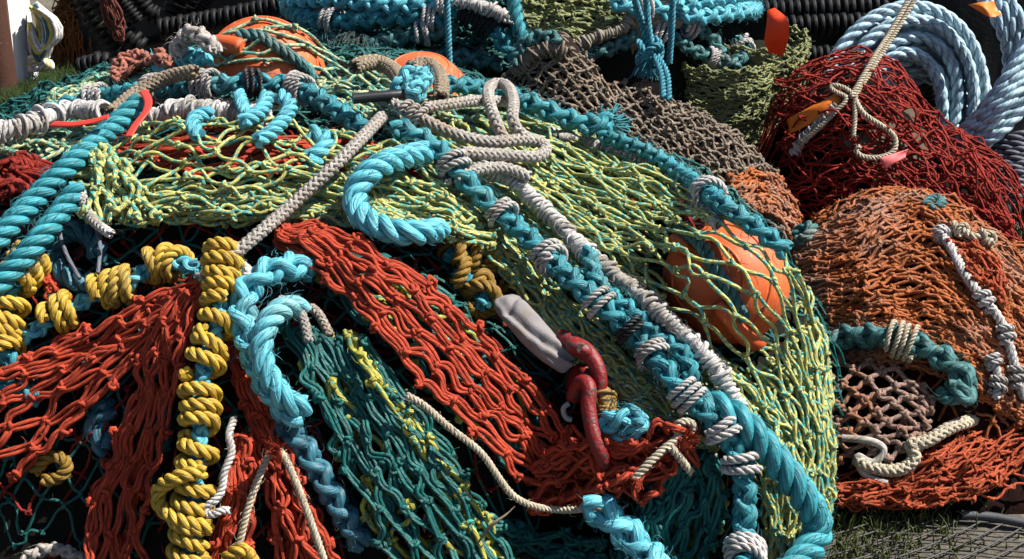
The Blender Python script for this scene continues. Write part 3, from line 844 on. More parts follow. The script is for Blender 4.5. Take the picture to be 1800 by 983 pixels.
net('yellow_green_net', 'slack yellow green net bulging over the dark hollow left of the cyan loop', bulge_rows, 'M', LIME,
    [(.090, 12, 4, .0044, dict(jit=.35, liftj=.010, slack=1.1)),
     (.082, 12, 5, .0044, dict(jit=.4, liftj=.012, slack=1.1, drop=.15)),
     (.070, 11, 9, .0044, dict(jit=.35, liftj=.012, mask=lambda X: X[:, 1] > 300)),
     (.065, 11, 10, .0044, dict(jit=.35, liftj=.012, mask=lambda X: X[:, 1] > 315)),
     (.050, 11, 10, .0044, dict(jit=.35, liftj=.012, mask=lambda X: X[:, 1] > 330))])
fold = [[(150, 268), (165, 300), (158, 345), (150, 385)], [(178, 262), (196, 300), (200, 345), (210, 392)], [(200, 275), (235, 305), (260, 350), (275, 390)]]
net('yellow_green_net', 'fold of yellow green strands hanging beside the thick teal ropes', fold, 'M', LIME,
    [(.115, 4, 4, .0058, dict(jit=.4, liftj=.01)), (.10, 4, 5, .0058, dict(jit=.5, liftj=.01))])
# ---- pale net round the upper float
net('pale_green_net', 'pale green net stretched over the upper left orange float',
    [[(325, 95), (418, 40), (500, 36), (575, 75), (650, 125), (725, 165)], [(335, 118), (425, 78), (510, 66), (585, 108), (655, 142), (730, 172)],
     [(345, 140), (430, 108), (515, 118), (590, 148), (660, 162), (735, 182)]], 'M', PALE,
    [(.012, 6, 3, .0048, dict(jit=.12, liftj=.002, loose=.1)), (.006, 6, 5, .0045, dict(jit=.2, liftj=.004, loose=.1, mask=lambda X: X[:, 0] > 600))])
net('pale_green_net', 'pale green net over the crest between float and grey braid', 
    [[(560, 140), (640, 150), (700, 160), (800, 150), (900, 190)], [(560, 180), (640, 190), (720, 200), (800, 200), (900, 225)], [(600, 215), (660, 225), (740, 235), (830, 240), (920, 250)]],
    'M', PALE, [(.03, 8, 5, .0052, dict(jit=.4, liftj=.01)), (.015, 9, 6, .0052, dict(jit=.5, liftj=.01))])
net('pale_green_net', 'pale green net bunched along the far left crest',
    [[(85, 172), (180, 140), (260, 132), (345, 128)], [(90, 185), (180, 155), (260, 146), (345, 140)], [(90, 195), (180, 170), (260, 160), (345, 150)]], 'M', PALE,
    [(.03, 6, 4, .0055, dict(jit=.5, liftj=.008, slack=1.2)), (.01, 6, 5, .0055, dict(jit=.5, liftj=.01, slack=1.2))])
net('pale_green_net', 'pale green net bunch under the thick teal ropes by the left edge',
    [[(-40, 250), (60, 236), (140, 216), (215, 222)], [(-40, 272), (60, 258), (130, 245), (200, 250)], [(-40, 292), (60, 284), (120, 274), (190, 275)]], 'M', PALE,
    [(.05, 5, 4, .0058, dict(jit=.5, liftj=.01, slack=1.2)), (.035, 6, 5, .0058, dict(jit=.5, liftj=.01, slack=1.2)), (.02, 6, 6, .0058, dict(jit=.5, liftj=.01, slack=1.2))])

# ---- red nets
K = dict(double=True, slack=1.05)
net('red_net', 'big red double twine net slung from the pale plait to the red bunch', 
    [[(500, 402, .02), (575, 395, .03), (665, 440, .03), (745, 488), (815, 550), (885, 620), (955, 700), (1012, 770), (1050, 820)],
     [(492, 412, .02), (570, 425, .03), (650, 490, .02), (730, 555), (800, 630), (870, 710), (940, 780), (1000, 835)],
     [(486, 425), (545, 470), (610, 530), (690, 610), (745, 685), (815, 745), (875, 810), (950, 870)]], 'M', RED,
    [(.095, 11, 4, .0046, dict(jit=.14, liftj=.005, warp=.3, k=8, seg=12, pull=.55)), (.06, 10, 4, .0044, dict(jit=.3, liftj=.008, drop=.85))], **K)
net('red_net', 'red net bunch gathered beside the shackle foot',
    [[(955, 800), (1030, 775), (1110, 765), (1160, 770), (1215, 745)], [(930, 845), (1020, 820), (1100, 810), (1150, 815), (1200, 770)],
     [(940, 890), (1020, 885), (1090, 870), (1140, 865), (1160, 850)]], 'M', RED,
    [(.11, 6, 4, .0046, dict(jit=.6, liftj=.016, slack=1.25, bmax=.4, loose=1)), (.09, 6, 5, .0046, dict(jit=.6, liftj=.016, slack=1.25, bmax=.4, loose=1)), (.065, 6, 5, .0046, dict(jit=.6, liftj=.016, slack=1.25, bmax=.4, loose=1))], double=True)
net('red_net', 'red net fan spreading left from the grey braid end',
    [[(352, 492), (245, 530), (125, 592), (0, 652), (-50, 670)], [(356, 502), (255, 568), (140, 648), (20, 720), (-40, 750)], [(360, 512), (275, 600), (190, 690), (80, 790), (20, 840)]], 'M', RED,
    [(.075, 8, 4, .0044, dict(jit=.18, liftj=.006, pull=.6)), (.04, 8, 4, .0044, dict(jit=.3, liftj=.01, drop=.7))], **K)
net('red_net', 'red net hanging down left of the yellow wound rope',
    [[(322, 515), (258, 600), (215, 720), (168, 860), (130, 1010)], [(338, 520), (292, 615), (258, 735), (215, 860), (185, 1010)], [(350, 530), (330, 630), (300, 745), (270, 865), (250, 1010)]], 'M', RED,
    [(.085, 8, 3, .0046, dict(jit=.2, liftj=.006, pull=.6)), (.045, 8, 3, .0046, dict(jit=.3, liftj=.01, drop=.65))], **K)
net('red_net', 'red net strands running down between the yellow wound rope and the green net',
    [[(412, 600), (425, 700), (452, 800), (470, 900), (490, 1010)], [(425, 600), (445, 700), (480, 790), (512, 890), (540, 1010)], [(440, 610), (468, 720), (512, 810), (560, 905), (605, 1010)]], 'M', RED,
    [(.055, 7, 2, .0048, dict(jit=.2, liftj=.006)), (.035, 7, 3, .0048, dict(jit=.3, liftj=.01))], **K)
net('red_net', 'small bright red net tuft right of the yellow coils',
    [[(418, 770), (400, 850), (385, 930), (372, 1000)], [(430, 765), (425, 850), (412, 930), (400, 1000)], [(440, 775), (445, 850), (440, 930), (425, 1000)]], 'M', RED,
    [(.085, 5, 2, .0048, dict(jit=.2, liftj=.006)), (.06, 5, 3, .0048, dict(jit=.3, liftj=.01))], **K)
net('dark_red_net', 'dark red net at the left edge under the pale net bunch',
    [[(-40, 285), (60, 282), (140, 300)], [(-40, 315), (60, 312), (130, 325)], [(-40, 345), (60, 342), (120, 352)]], 'M', DRED,
    [(.05, 5, 5, .0052, dict(jit=.4, liftj=.01)), (.03, 5, 5, .0052, dict(jit=.4, liftj=.01))], **K)
net('red_net', 'red net showing through the slack yellow green bulge',
    [[(190, 235), (350, 232), (500, 235), (640, 260), (760, 300)], [(200, 300), (350, 305), (500, 305), (640, 320), (760, 345)]], 'M', RED,
    [(.03, 8, 4, .0050, dict(jit=.3, liftj=.01))], **K)
net('red_net', 'narrow red net strand hanging left of the dim blue loop',
    [[(66, 395), (64, 440), (72, 490), (95, 530)], [(80, 395), (82, 440), (92, 490), (130, 540)]], 'M', RED,
    [(.04, 6, 2, .0045, dict(jit=.3, liftj=.004)), (.03, 6, 2, .0045, dict(jit=.3, liftj=.004))])
k_rows = [[(540, 410), (665, 450), (745, 498), (815, 560), (885, 630), (955, 710)], [(545, 440), (650, 500), (730, 570), (800, 640), (870, 715), (930, 790)], [(560, 490), (620, 540), (700, 620), (765, 695), (825, 755), (890, 810)]]
net('yellow_flecked_net', 'yellow flecked net seen through the big red net', k_rows, 'M', YFLK, [(.045, 8, 3, .0058, dict(jit=.3, liftj=.01, drop=.35))])
net('green_net', 'dark green net seen through the big red net', k_rows, 'M', GREEN, [(.03, 7, 3, .0052, dict(jit=.3, liftj=.01, drop=.2)), (.015, 7, 3, .0052, dict(jit=.3, liftj=.01))], **K)
# ---- green nets and the yellow net beneath them
g_rows = [[(498, 572), (530, 645), (578, 745), (608, 845), (648, 935), (690, 1010)], [(575, 590), (618, 665), (678, 760), (728, 845), (785, 930), (825, 1010)],
          [(640, 600), (700, 672), (760, 752), (812, 832), (864, 922), (915, 1010)]]
net('yellow_flecked_net', 'yellow flecked net under the green net in the foreground', g_rows, 'M', YFLK,
    [(.052, 8, 3, .0060, dict(jit=.3, liftj=.010, drop=.3)), (.034, 8, 4, .0058, dict(jit=.3, liftj=.010))])
net('green_net', 'dark green double twine net running down the foreground from the cyan plait', g_rows, 'M', GREEN,
    [(.074, 7, 5, .0043, dict(jit=.15, liftj=.005, seg=12)), (.062, 8, 6, .0043, dict(jit=.2, liftj=.008, drop=.25, seg=12))], **K)
band = [[(612, 590), (655, 668), (715, 758), (765, 840), (815, 926), (860, 1010)], [(632, 596), (685, 670), (745, 755), (798, 836), (850, 924), (900, 1010)]]
net('yellow_flecked_net', 'bright yellow flecked band of net running down through the dark green net', band, 'M', YFLK,
    [(.070, 9, 2, .0054, dict(jit=.3, liftj=.010)), (.060, 9, 2, .0054, dict(jit=.3, liftj=.010))])
g2 = [[(1185, 785), (1150, 855), (1108, 930), (1080, 1010)], [(1218, 785), (1198, 865), (1168, 940), (1140, 1010)], [(1245, 795), (1272, 870), (1262, 940), (1235, 1010)]]
net('yellow_flecked_net', 'yellow flecked net under the green tuft beside the teal plait', g2, 'M', YFLK, [(.03, 6, 5, .0055, dict(jit=.5, liftj=.01, slack=1.2))])
net('green_net', 'dark green net tuft hanging from the cream cord knot', g2, 'M', GREEN,
    [(.075, 5, 5, .0045, dict(jit=.15, liftj=.008)), (.05, 4, 4, .0050, dict(jit=.25, liftj=.01))], **K)
net('green_net', 'dim green net in the dark hollow below the red bunch', [[(850, 910), (930, 930), (1060, 960)], [(840, 960), (930, 975), (1060, 1000)]], 'M', GREEN,
    [(.03, 6, 4, .0050, dict(jit=.5, liftj=.01))], **K)

# ------------------------------------------------------------------ ropes on the main heap
o, P = rope('teal_rope', 'thick teal three strand rope leaning from the crest down to the left edge', 'rope',
     [(246, 180), (208, 215), (150, 266), (95, 315), (40, 372), (-25, 440)], 'M', .125, .0255, TEAL)
o, P = rope('teal_rope', 'thick teal three strand rope lower of the pair by the left edge', 'rope',
     [(140, 330), (98, 384), (50, 442), (-25, 524)], 'M', .12, .0255, TEAL)
o, P = rope('teal_rope', 'short bright cyan rope hooked over the middle of the yellow green net', 'rope',
     [(748, 268, .12), (695, 280, .15), (645, 305, .16), (622, 345, .14), (637, 382, .135), (685, 405, .135), (735, 410, .13), (772, 404, .10)], 'M', .15, .0276, CYAN, 'laid', it=10)
rear_pts = [(-30, 250), (20, 228), (70, 205), (115, 185), (180, 170), (260, 158), (330, 150), (400, 148), (460, 146), (520, 152), (572, 180), (620, 212), (655, 232)]
o, P = rope('teal_plaited_rope', 'teal plaited rope along the crest with white lashings', 'rope', rear_pts, 'M', .075, .0276, TEAL, 'plait')
for a in (.02, .26, .46, .60, .78): lash(o, P, a, .0275, .0075, 3.2, WHITE)
lash(o, P, .69, .0275, .006, 3, BLACKT, 'black tape binding')
front_pts = [(690, 222), (740, 242), (785, 275), (818, 318), (868, 365), (928, 417), (985, 472), (1040, 522), (1100, 572), (1150, 625), (1192, 682), (1248, 732), (1296, 790), (1310, 860), (1308, 930), (1312, 1010)]
o, P = rope('teal_plaited_rope', 'long teal plaited rope running down the right flank to the bottom edge', 'rope', front_pts, 'M', .125, .0285, TEAL, 'plait')
lash(o, P, .13, .0275, .0085, 2, WHITE, 'pale lashing'); lash(o, P, .36, .0275, .0085, 2.2, WHITE); lash(o, P, .60, .0275, .008, 1.6, WHITE)
lash(o, P, .755, .0275, .0095, 1.4, WHITE); lash(o, P, .81, .0275, .0095, 1.4, WHITE); lash(o, P, .955, .0275, .010, 3, WHITE)
lash(o, P, .24, .0275, .0075, 1.8, WHITE); lash(o, P, .48, .0275, .0075, 1.5, WHITE); lash(o, P, .68, .0275, .007, 2.4, WHITE)
lash(o, P, .545, .0275, .007, 1.5, BLACKT, 'black tape binding')
rope('teal_plaited_rope', 'second teal plait lying tight against the long one between its lashings', 'rope',
     [(1035, 440), (1045, 490), (1085, 530), (1125, 555), (1150, 590), (1205, 620), (1215, 665)], 'M', .12, .022, TEAL, 'plait')
rope('teal_rope', 'thick bright teal rope bending round the bottom right corner of the heap', 'rope',
     [(1230, 705, .10), (1290, 730, .13), (1340, 780, .13), (1385, 835, .13), (1425, 890, .13), (1440, 930, .12), (1420, 970, .11), (1385, 1010, .10)], 'M', .12, .0331, TEAL, 'laid', it=20)
rope('whipped_rope', 'white whipped rope beside the long teal plait', 'rope',
     [(830, 300), (885, 305), (930, 345), (985, 398), (1050, 462), (1100, 498), (1160, 552), (1200, 585), (1240, 625), (1285, 690), (1302, 722)], 'M', .095, .0175, WHITE, 'whip')
rope('whipped_rope', 'white whipped rope under the crest near the left edge', 'rope',
     [(-30, 240), (40, 222), (95, 200), (130, 192), (185, 195)], 'M', .115, .024, WHITE, 'whip')
rope('whipped_rope', 'grimy whipped rope in shade behind the small cyan tails', 'rope',
     [(250, 215), (290, 200), (330, 190), (400, 198), (470, 205)], 'M', .07, .022, WHITE, 'whip')
o, P = rope('teal_plaited_rope', 'teal plaited rope along the right skyline of the heap', 'rope',
     [(1060, 240), (1130, 262), (1198, 305), (1258, 350), (1318, 392), (1382, 442)], 'M', .075, .024, TEAL, 'plait')
lash(o, P, .68, .025, .008, 2.5, WHITE)
rope('whipped_rope', 'white whipped rope beneath the right skyline', 'rope',
     [(960, 232), (1040, 255), (1110, 275), (1160, 300), (1215, 345), (1260, 395)], 'M', .045, .014, WHITE, 'whip')
o, P = rope('teal_plaited_rope', 'thick teal plait with cut end in front of the brown net', 'rope',
     [(880, 165), (930, 180), (985, 205), (1035, 222), (1072, 215)], 'M', .10, .0313, TEAL, 'plait', ends=(0, .05))
rope('teal_plaited_rope', 'teal plait half hidden right of the buried float', 'rope', [(775, 148), (830, 152), (880, 165), (900, 185)], 'M', .08, .026, TEAL, 'plait')
# grey braids
o, P = rope('grey_braided_rope', 'straight grey braided rope slanting across the yellow green net', 'rope',
     [(672, 205, .12), (600, 280, .15), (540, 336, .15), (470, 398, .14), (405, 452, .13), (350, 492, .10)], 'M', .14, .0118, GREYR, 'braid')
o, P = rope('grey_braided_rope', 'grey braided rope looping right from the black hose', 'rope',
     [(690, 182), (735, 205), (790, 232), (860, 250), (925, 245), (962, 255), (950, 276), (880, 272), (810, 268)], 'M', .115, .0120, GREYR, 'braid', it=10)
lash(o, P, .08, .0145, .008, 2.5, GREYR)
rope('grey_braided_rope', 'grey braided rope lying level above the looping one', 'rope', [(745, 190), (800, 182), (855, 175), (905, 182)], 'M', .11, .0112, GREYR, 'braid')
rope('grey_braided_rope', 'grey braided rope hitched in an upright bight over the teal plait', 'rope', [(886, 245, .11), (872, 215, .13), (860, 180, .13), (858, 156, .12), (874, 146, .13), (893, 152, .14), (903, 180, .14), (900, 208, .14), (912, 232, .125), (935, 248, .11)], 'M', .13, .0120, GREYR, 'braid', it=3)
rope('grey_braided_rope', 'grey braided rope ending in rust stain over the whipped rope', 'rope', [(800, 312), (840, 298), (890, 296), (930, 312)], 'M', .125, .0118, GREYR, 'braid', it=8)
rope('tan_braided_rope', 'tan braided rope loop left of the cyan knot', 'rope', [(622, 118), (655, 108), (685, 118), (705, 140), (712, 165)], 'M', .10, .0185, TANR, 'braid', n=6, it=8)
rope('tan_braided_rope', 'tan braided rope loop arching over the cyan knot', 'rope', [(722, 120), (748, 110), (768, 122), (776, 145), (775, 172)], 'M', .12, .0175, TANR, 'braid', n=6, it=8)
rope('tan_braided_rope', 'tan braided rope slung over the crest by the red strap', 'rope', [(345, 126), (300, 134), (262, 150), (228, 172), (196, 200)], 'M', .125, .0165, TANR, 'braid', n=6, it=8)
rope('cyan_rope_knot', 'cyan plaited knot inside the tan braided loop', 'rope', [(700, 168, .10), (705, 140, .13), (735, 125, .14), (750, 140, .14), (720, 158, .15), (735, 172, .11)], 'M', .13, .024, CYAN, 'plait', it=5)
rope('cyan_rope_tail', 'cyan rope tail hanging under the crest rope, leftmost', 'rope', [(372, 198), (345, 205), (338, 222), (350, 240)], 'M', .11, .018, CYAN, 'laid', it=5)
rope('cyan_rope_tail', 'cyan rope tail hanging from the black tape binding', 'rope', [(420, 165), (428, 190), (440, 205), (462, 212)], 'M', .11, .016, CYAN, 'laid', it=5)
rope('cyan_rope_tail', 'cyan rope tail crossing below the white lashing', 'rope', [(470, 168), (462, 192), (440, 208), (425, 215)], 'M', .13, .018, CYAN, 'laid', it=5)
rope('cyan_rope_tail', 'cyan rope tail curling right under the white lashing', 'rope', [(492, 168), (512, 185), (500, 208), (478, 232), (452, 248)], 'M', .13, .018, CYAN, 'laid', it=5)
rope('cyan_rope_tail', 'cyan rope stub showing through the slack net in the middle', 'rope', [(545, 235), (575, 250), (560, 275), (540, 282)], 'M', .075, .024, CYAN, 'laid', it=5)
rope('black_hose', 'short black hose lying under the cyan knot', 'hose', [(620, 174), (660, 170), (700, 167), (738, 163)], 'M', .13, .0125, BHOSE, 'cord')
# left crest odds and ends
o, P = rope('frayed_rope_end', 'frayed cyan rope end beside the red twine bundle', 'rope', [(300, 128), (285, 122), (276, 112)], 'M', .06, .020, CYAN, 'laid', ends=(0, .05), it=3)
rope('cyan_plaited_stub', 'cyan plait behind the upper float left side', 'rope', [(300, 112), (330, 100), (365, 104)], 'M', .06, .026, CYAN, 'plait', it=3)
rope('grey_plaited_loop', 'grey white plaited rope loop behind the upper float', 'rope', [(312, 98), (318, 70), (335, 56), (358, 66), (378, 88)], 'M', .10, .026, GREYR, 'plait', it=5)
net('red_twine_bundle', 'dull red twine bundle on the far left crest', [[(200, 130), (235, 105), (280, 100), (310, 110)], [(205, 138), (240, 122), (280, 115), (305, 122)]], 'M',
    fibre_mat('dull red twine', (.34, .12, .08), (.25, .08, .05), fibres=3, rough=.8), [(.07, 5, 4, .006, dict(jit=.5, liftj=.012, slack=1.3)), (.05, 5, 4, .006, dict(jit=.5, liftj=.012, slack=1.3))])
def strap(label, pts, wd, lift):
    P = trace(pts, 'M', lift, step=.006, it=5)
    mb = MB(); 
    T = unit(np.gradient(P, axis=0)); 
    tubes(mb, P, wd, 10, .5, cap=True, flat=.25, ref=np.array([[0, -.5, .85]]))
    return tag(mb.build('red_strap', STRAP), label, 'strap', 'red straps on the crest')
strap('flat red strap lying left of the thick teal rope end', [(92, 218), (125, 219), (160, 214), (190, 205)], .011, .17)
strap('red strap bent behind the thick teal rope end', [(252, 160), (262, 178), (256, 198), (240, 216), (226, 240)], .010, .14)

# cyan plaits in front
o, P = rope('cyan_plaited_rope', 'thick bright cyan plaited loop left of the dark green net', 'rope',
     [(545, 470, .07), (505, 468, .11), (460, 482, .13), (430, 520, .13), (428, 565, .13), (445, 620, .12), (470, 675, .11), (500, 715, .10), (525, 735, .08)], 'M', .12, .0340, CYAN, 'plait', it=10)
rope('cyan_rope', 'cyan three strand rope tucked inside the bright cyan plaited loop', 'rope',
     [(530, 540, .09), (495, 542, .13), (468, 572, .15), (458, 620, .15), (476, 668, .14), (508, 708, .12), (536, 716, .09)], 'M', .13, .0248, CYAN, 'laid', it=8)
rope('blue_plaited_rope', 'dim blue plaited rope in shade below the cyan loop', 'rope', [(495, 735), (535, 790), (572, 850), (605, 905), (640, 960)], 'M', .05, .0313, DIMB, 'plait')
rope('cyan_plaited_rope', 'light blue plait entering at the bottom edge under the red bunch', 'rope', [(1035, 880), (1075, 912), (1110, 945), (1150, 990), (1180, 1030)], 'M', .11, .040, CYAN, 'plait')
rope('cyan_plaited_rope', 'cyan plait knot between the shackle and the cream knot', 'rope', [(1050, 770, .08), (1065, 745, .12), (1100, 730, .13), (1130, 735, .12), (1115, 760, .11), (1075, 775, .09)], 'M', .12, .026, CYAN, 'plait', it=5)
rope('cyan_rope', 'cyan rope showing through the top of the big red net', 'rope', [(565, 425), (590, 450), (598, 480), (622, 500)], 'M', .045, .020, CYAN, 'laid', it=5)
rope('white_thin_rope', 'short white braided cord lying over the dark green net top', 'rope', [(490, 528), (515, 530), (533, 560), (542, 600)], 'M', .10, .0085, WHITE, 'braid', it=5)
rope('white_thin_rope', 'dim white cord end in shade beside the red net edge', 'rope', [(545, 540), (560, 552), (580, 590)], 'M', .07, .0085, GREYR, 'braid', it=5)
# dark hollow
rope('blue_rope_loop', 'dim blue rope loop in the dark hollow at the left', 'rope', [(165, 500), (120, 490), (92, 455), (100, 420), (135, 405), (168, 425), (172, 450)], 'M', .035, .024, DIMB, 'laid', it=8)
rope('grey_string', 'grey string crossing the dim blue loop', 'string', [(112, 375), (105, 410), (118, 450), (140, 490)], 'M', .075, .0045, SLATE, 'cord', it=5)
rope('grey_string', 'grey string hanging beside the hollow from the yellow green fold', 'string', [(150, 350), (165, 390), (176, 430), (172, 480)], 'M', .08, .0045, SLATE, 'cord', it=5)
rope('white_lashed_thin_rope', 'white wound cord end of the yellow green fold', 'rope', [(140, 335), (150, 360), (160, 385), (195, 412)], 'M', .12, .009, WHITE, 'braid', it=5)
rope('blue_rope', 'blue rope bight low behind the hanging red net', 'rope', [(190, 790), (170, 760), (172, 730), (195, 715)], 'M', .02, .026, DIMB, 'laid', it=5)
rope('blue_rope', 'blue rope seen through the hanging red net', 'rope', [(285, 640), (272, 690), (285, 740), (280, 790)], 'M', .02, .024, DIMB, 'laid', it=8)
rope('cyan_rope', 'dim cyan rope under the red fan at the left edge', 'rope', [(-20, 690), (15, 682), (50, 690), (70, 700)], 'M', .05, .022, TEAL, 'laid', it=5)
rope('grey_thin_rope_bundle', 'grey cord bundle at the bottom left edge', 'rope', [(40, 985), (80, 965), (120, 970), (150, 990)], 'M', .03, .016, GREYR, 'plait', it=5)
rope('amber_rope', 'amber rope knot in the dark bottom left hollow', 'rope', [(60, 830), (90, 800), (120, 815), (105, 840), (75, 845)], 'M', .03, .014, AMBER, 'laid', it=5)

# ---- yellow rope wound on teal
def wound(label, pts, lift, Rc, ry, groups, mat=YELL, core_mat=CYAN, hand=1):
    e = empty('wound_rope', label, 'rope', 'ropes wound with yellow rope')
    P = trace(pts, 'M', lift, it=12)
    mb = MB(); plait(mb, P, Rc); mb.build('core_rope', core_mat, e)
    s = arclen(P) / arclen(P)[-1]
    for (a, b, turns) in groups:
        m = (s >= a) & (s <= b)
        Q = resample(P[m], .004)
        f = np.linspace(0, 1, len(Q))
        tu = turns * (f + .035 * np.sin(f * 19 + a * 40))
        h = helix(Q, Rc + ry * .8, tu, .16)
        # the last turn tucks away under the winding
        mb = MB(); laid(mb, h, ry, 1.9, 8, -1)
        mb.build('yellow_winding', mat, e)
    return e
wound('yellow rope wound round a cyan rope down the lower left', [(392, 440), (392, 490), (388, 545), (376, 590), (360, 640), (352, 700), (352, 760), (345, 830), (338, 900), (330, 1000)], .115, .019, .0145,
      [(0, .19, 4.3), (.235, .30, 1.2), (.315, .42, 2.1), (.455, .605, 3.1), (.635, .70, 1.3), (.74, .93, 3.6), (.94, 1, 1.2)])
wound('yellow wound rope sagging left from the grey braid end', [(345, 470), (300, 462), (262, 468), (228, 500), (185, 508), (140, 535), (100, 555), (50, 590), (-20, 600)], .05, .020, .0135,
      [(.10, .28, 3.0), (.34, .50, 3.3), (.60, .74, 2.4)])
wound('yellow rope bundle wound thick at the left edge', [(60, 450), (35, 480), (15, 520), (12, 560), (-5, 600), (25, 640)], .06, .022, .015, [(0, .34, 3), (.45, .95, 5)], core_mat=TEAL)
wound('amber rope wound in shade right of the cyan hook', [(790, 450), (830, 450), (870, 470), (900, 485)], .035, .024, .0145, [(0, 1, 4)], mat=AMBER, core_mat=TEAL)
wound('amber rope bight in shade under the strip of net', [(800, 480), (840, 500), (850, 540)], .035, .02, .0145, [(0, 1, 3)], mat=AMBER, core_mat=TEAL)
rope('yellow_rope', 'loose yellow bight standing left of the yellow coils', 'rope', [(360, 828, .15), (310, 840, .16), (278, 862, .15), (285, 895, .14), (330, 918, .15), (368, 925, .14)], 'M', .15, .0155, YELL, 'laid', it=4, hand=-1)
rope('yellow_rope', 'yellow rope end at the bottom right of the coils', 'rope', [(395, 985, .12), (425, 965, .13), (440, 980, .12), (450, 1000, .11)], 'M', .12, .0145, YELL, 'laid', it=4, hand=-1)
rope('white_thin_rope', 'white cord strand tied into the yellow coils', 'rope', [(425, 465, .10), (440, 480, .13), (425, 490, .12)], 'M', .12, .010, WHITE, 'laid', it=3)
rope('white_thin_rope', 'white cord knot right of the lower yellow coils', 'rope', [(412, 735, .10), (402, 765, .12), (408, 795, .12), (394, 830, .13), (390, 862, .13), (376, 882, .14), (362, 890, .14), (360, 902, .14), (376, 906, .14), (388, 896, .14), (402, 898, .13)], 'M', .12, .008, WHITE, 'laid', it=3)
# ---- tan cords
rope('tan_thin_rope', 'thin tan cord along the lower edge of the big red net', 'rope', [(715, 695), (745, 712), (790, 752), (845, 795), (880, 845), (905, 875), (945, 892), (1000, 897), (1055, 890)], 'M', .125, .0075, CREAM, 'laid', it=10)
rope('tan_thin_rope', 'tan cord draped over the lower red strands in a point', 'rope', [(418, 965), (440, 880), (465, 815), (480, 788), (495, 795), (515, 835), (540, 900), (570, 985)], 'M', .10, .0078, CREAM, 'laid', it=6)
rope('cream_thin_rope', 'cream cord running from the red bunch to its knot', 'rope', [(1115, 842, .15), (1140, 815, .15), (1175, 782, .14), (1195, 765, .13), (1185, 750, .14), (1205, 740, .14), (1222, 750, .13), (1205, 768, .13)], 'M', .14, .0085, CREAM, 'laid', it=3)
rope('cream_thin_rope', 'cream cord tail hanging below the cream knot', 'rope', [(1178, 785, .15), (1195, 805, .14), (1215, 832, .12)], 'M', .14, .0085, CREAM, 'laid', it=3)
for p_, d_, lb_ in (((1120, 842), (-.2, -.3, -.1), 'fuzzy red twine end where the cream rope leaves the red bunch'), ((1210, 775), (.3, -.2, .4), 'fuzzy red twine end at the cream rope knot'),
                    ((482, 790), (0, -.3, .2), 'fuzzy red twine end under the tan rope point')):
    mb = MB(); q_ = pt(*p_, 'M', .14)
    fray(mb, q_, d_, .012, .026, 70); tubes(mb, np.array([q_ - unit(np.array(d_)) * .05 + [0, .0, -.02], q_ - unit(np.array(d_)) * .02, q_, q_ + unit(np.array(d_)) * .006]), [.008, .010, .012, .011], 8, .4, cap=True)
    tag(mb.build('red_tassel', RED), lb_, 'tassel')

mb = MB(); P = trace([(838, 958, .10), (862, 925, .13), (890, 905, .14), (905, 890, .14)], 'M', .12, it=3)
tubes(mb, P, np.interp(np.linspace(0, 1, len(P)), [0, .5, 1], [.002, .005, .001]), 6, .4, flat=.35); tag(mb.build('dry_stalk', TANR), 'dry grass stalk caught in the dark green net', 'stalk')
# ------------------------------------------------------------------ shackle and sleeve
e = empty('shackle', 'red painted steel bow shackle holding the grey webbing', 'shackle')
def tube_part(name, pts, rad, mat, parent, lift=0, surf='M', k=16, it=6, flat=1.0):
    P = trace(pts, surf, lift, step=.004, it=it)
    mb = MB(); 
    r = rad if np.isscalar(rad) else np.interp(np.linspace(0, 1, len(P)), np.linspace(0, 1, len(rad)), rad)
    tubes(mb, P, r, k, .4, cap=True, flat=flat); return mb.build(name, mat, parent), P
P_ = tube_part('bow', [(985, 590, .10), (1004, 603, .115), (1030, 618, .12), (1049, 643, .12), (1056, 672, .115), (1051, 698, .105), (1036, 712, .09)], [.0155, .018, .020, .017, .0148, .0135, .013], SHACK, e, it=3)
tube_part('bow_eye', [(1000, 605, .112), (1014, 611, .130), (1030, 618, .130), (1038, 628, .117)], [.014, .022, .0205, .013], SHACK, e, it=1, flat=.8)
tube_part('bolt', [(1019, 612, .154), (1021, 613, .157)], .010, DSTEEL, e, it=0)
e2 = empty('chain_link', 'long red steel link hanging from the shackle into the red bunch', 'link')
_, P = tube_part('bar', [(1008, 700, .10), (1014, 680, .125), (1026, 669, .14), (1036, 682, .145), (1034, 712, .145), (1039, 745, .14), (1047, 775, .135), (1056, 800, .125), (1062, 820, .10)], .016, SHACK, e2, it=3)
P2 = P + np.array([.0, .075, -.01])
mb = MB(); tubes(mb, P2, .016, 16, .4, cap=True); mb.build('bar', SHACK, e2)
# the sleeve: a flat woven tube, pinched and folded
P = trace([(886, 526, .08), (905, 548, .10), (935, 582, .115), (962, 610, .12), (984, 630, .115), (996, 641, .095)], 'M', .1, step=.004, it=6)
T = unit(np.gradient(P, axis=0)); nn = unit(np.array([.25, -.62, .74]) - (T @ np.array([.25, -.62, .74]))[:, None] * T); bb = np.cross(T, nn)
n_p = len(P); f = np.linspace(0, 1, n_p)[:, None]; an = np.linspace(0, 2 * PI, 49)[None, :-1]
half = np.interp(f, [0, .06, .5, .8, 1], [.025, .032, .034, .030, .022]); thick = np.interp(f, [0, .1, .6, 1], [.010, .020, .024, .018])
crease = -.013 * np.exp(-((np.sin(an) * .9 - .35 + .5 * (f - .5)) / .22) ** 2) * np.exp(-((f - .45) / .33) ** 2) + .002 * np.sin(f * 13 + an * 2) + .0012 * np.sin(f * 31 + np.cos(an) * 3) + .006 * np.clip((f - .55) * 3, 0, 1) * np.sin(np.sin(an) * 7 + f * 6) * (np.cos(an) > 0) - .010 * np.exp(-((f - .16 - .05 * np.sin(an * 2)) / .035) ** 2) * (np.cos(an) > 0)
up = np.sign(np.cos(an)) * np.abs(np.cos(an)) ** .75
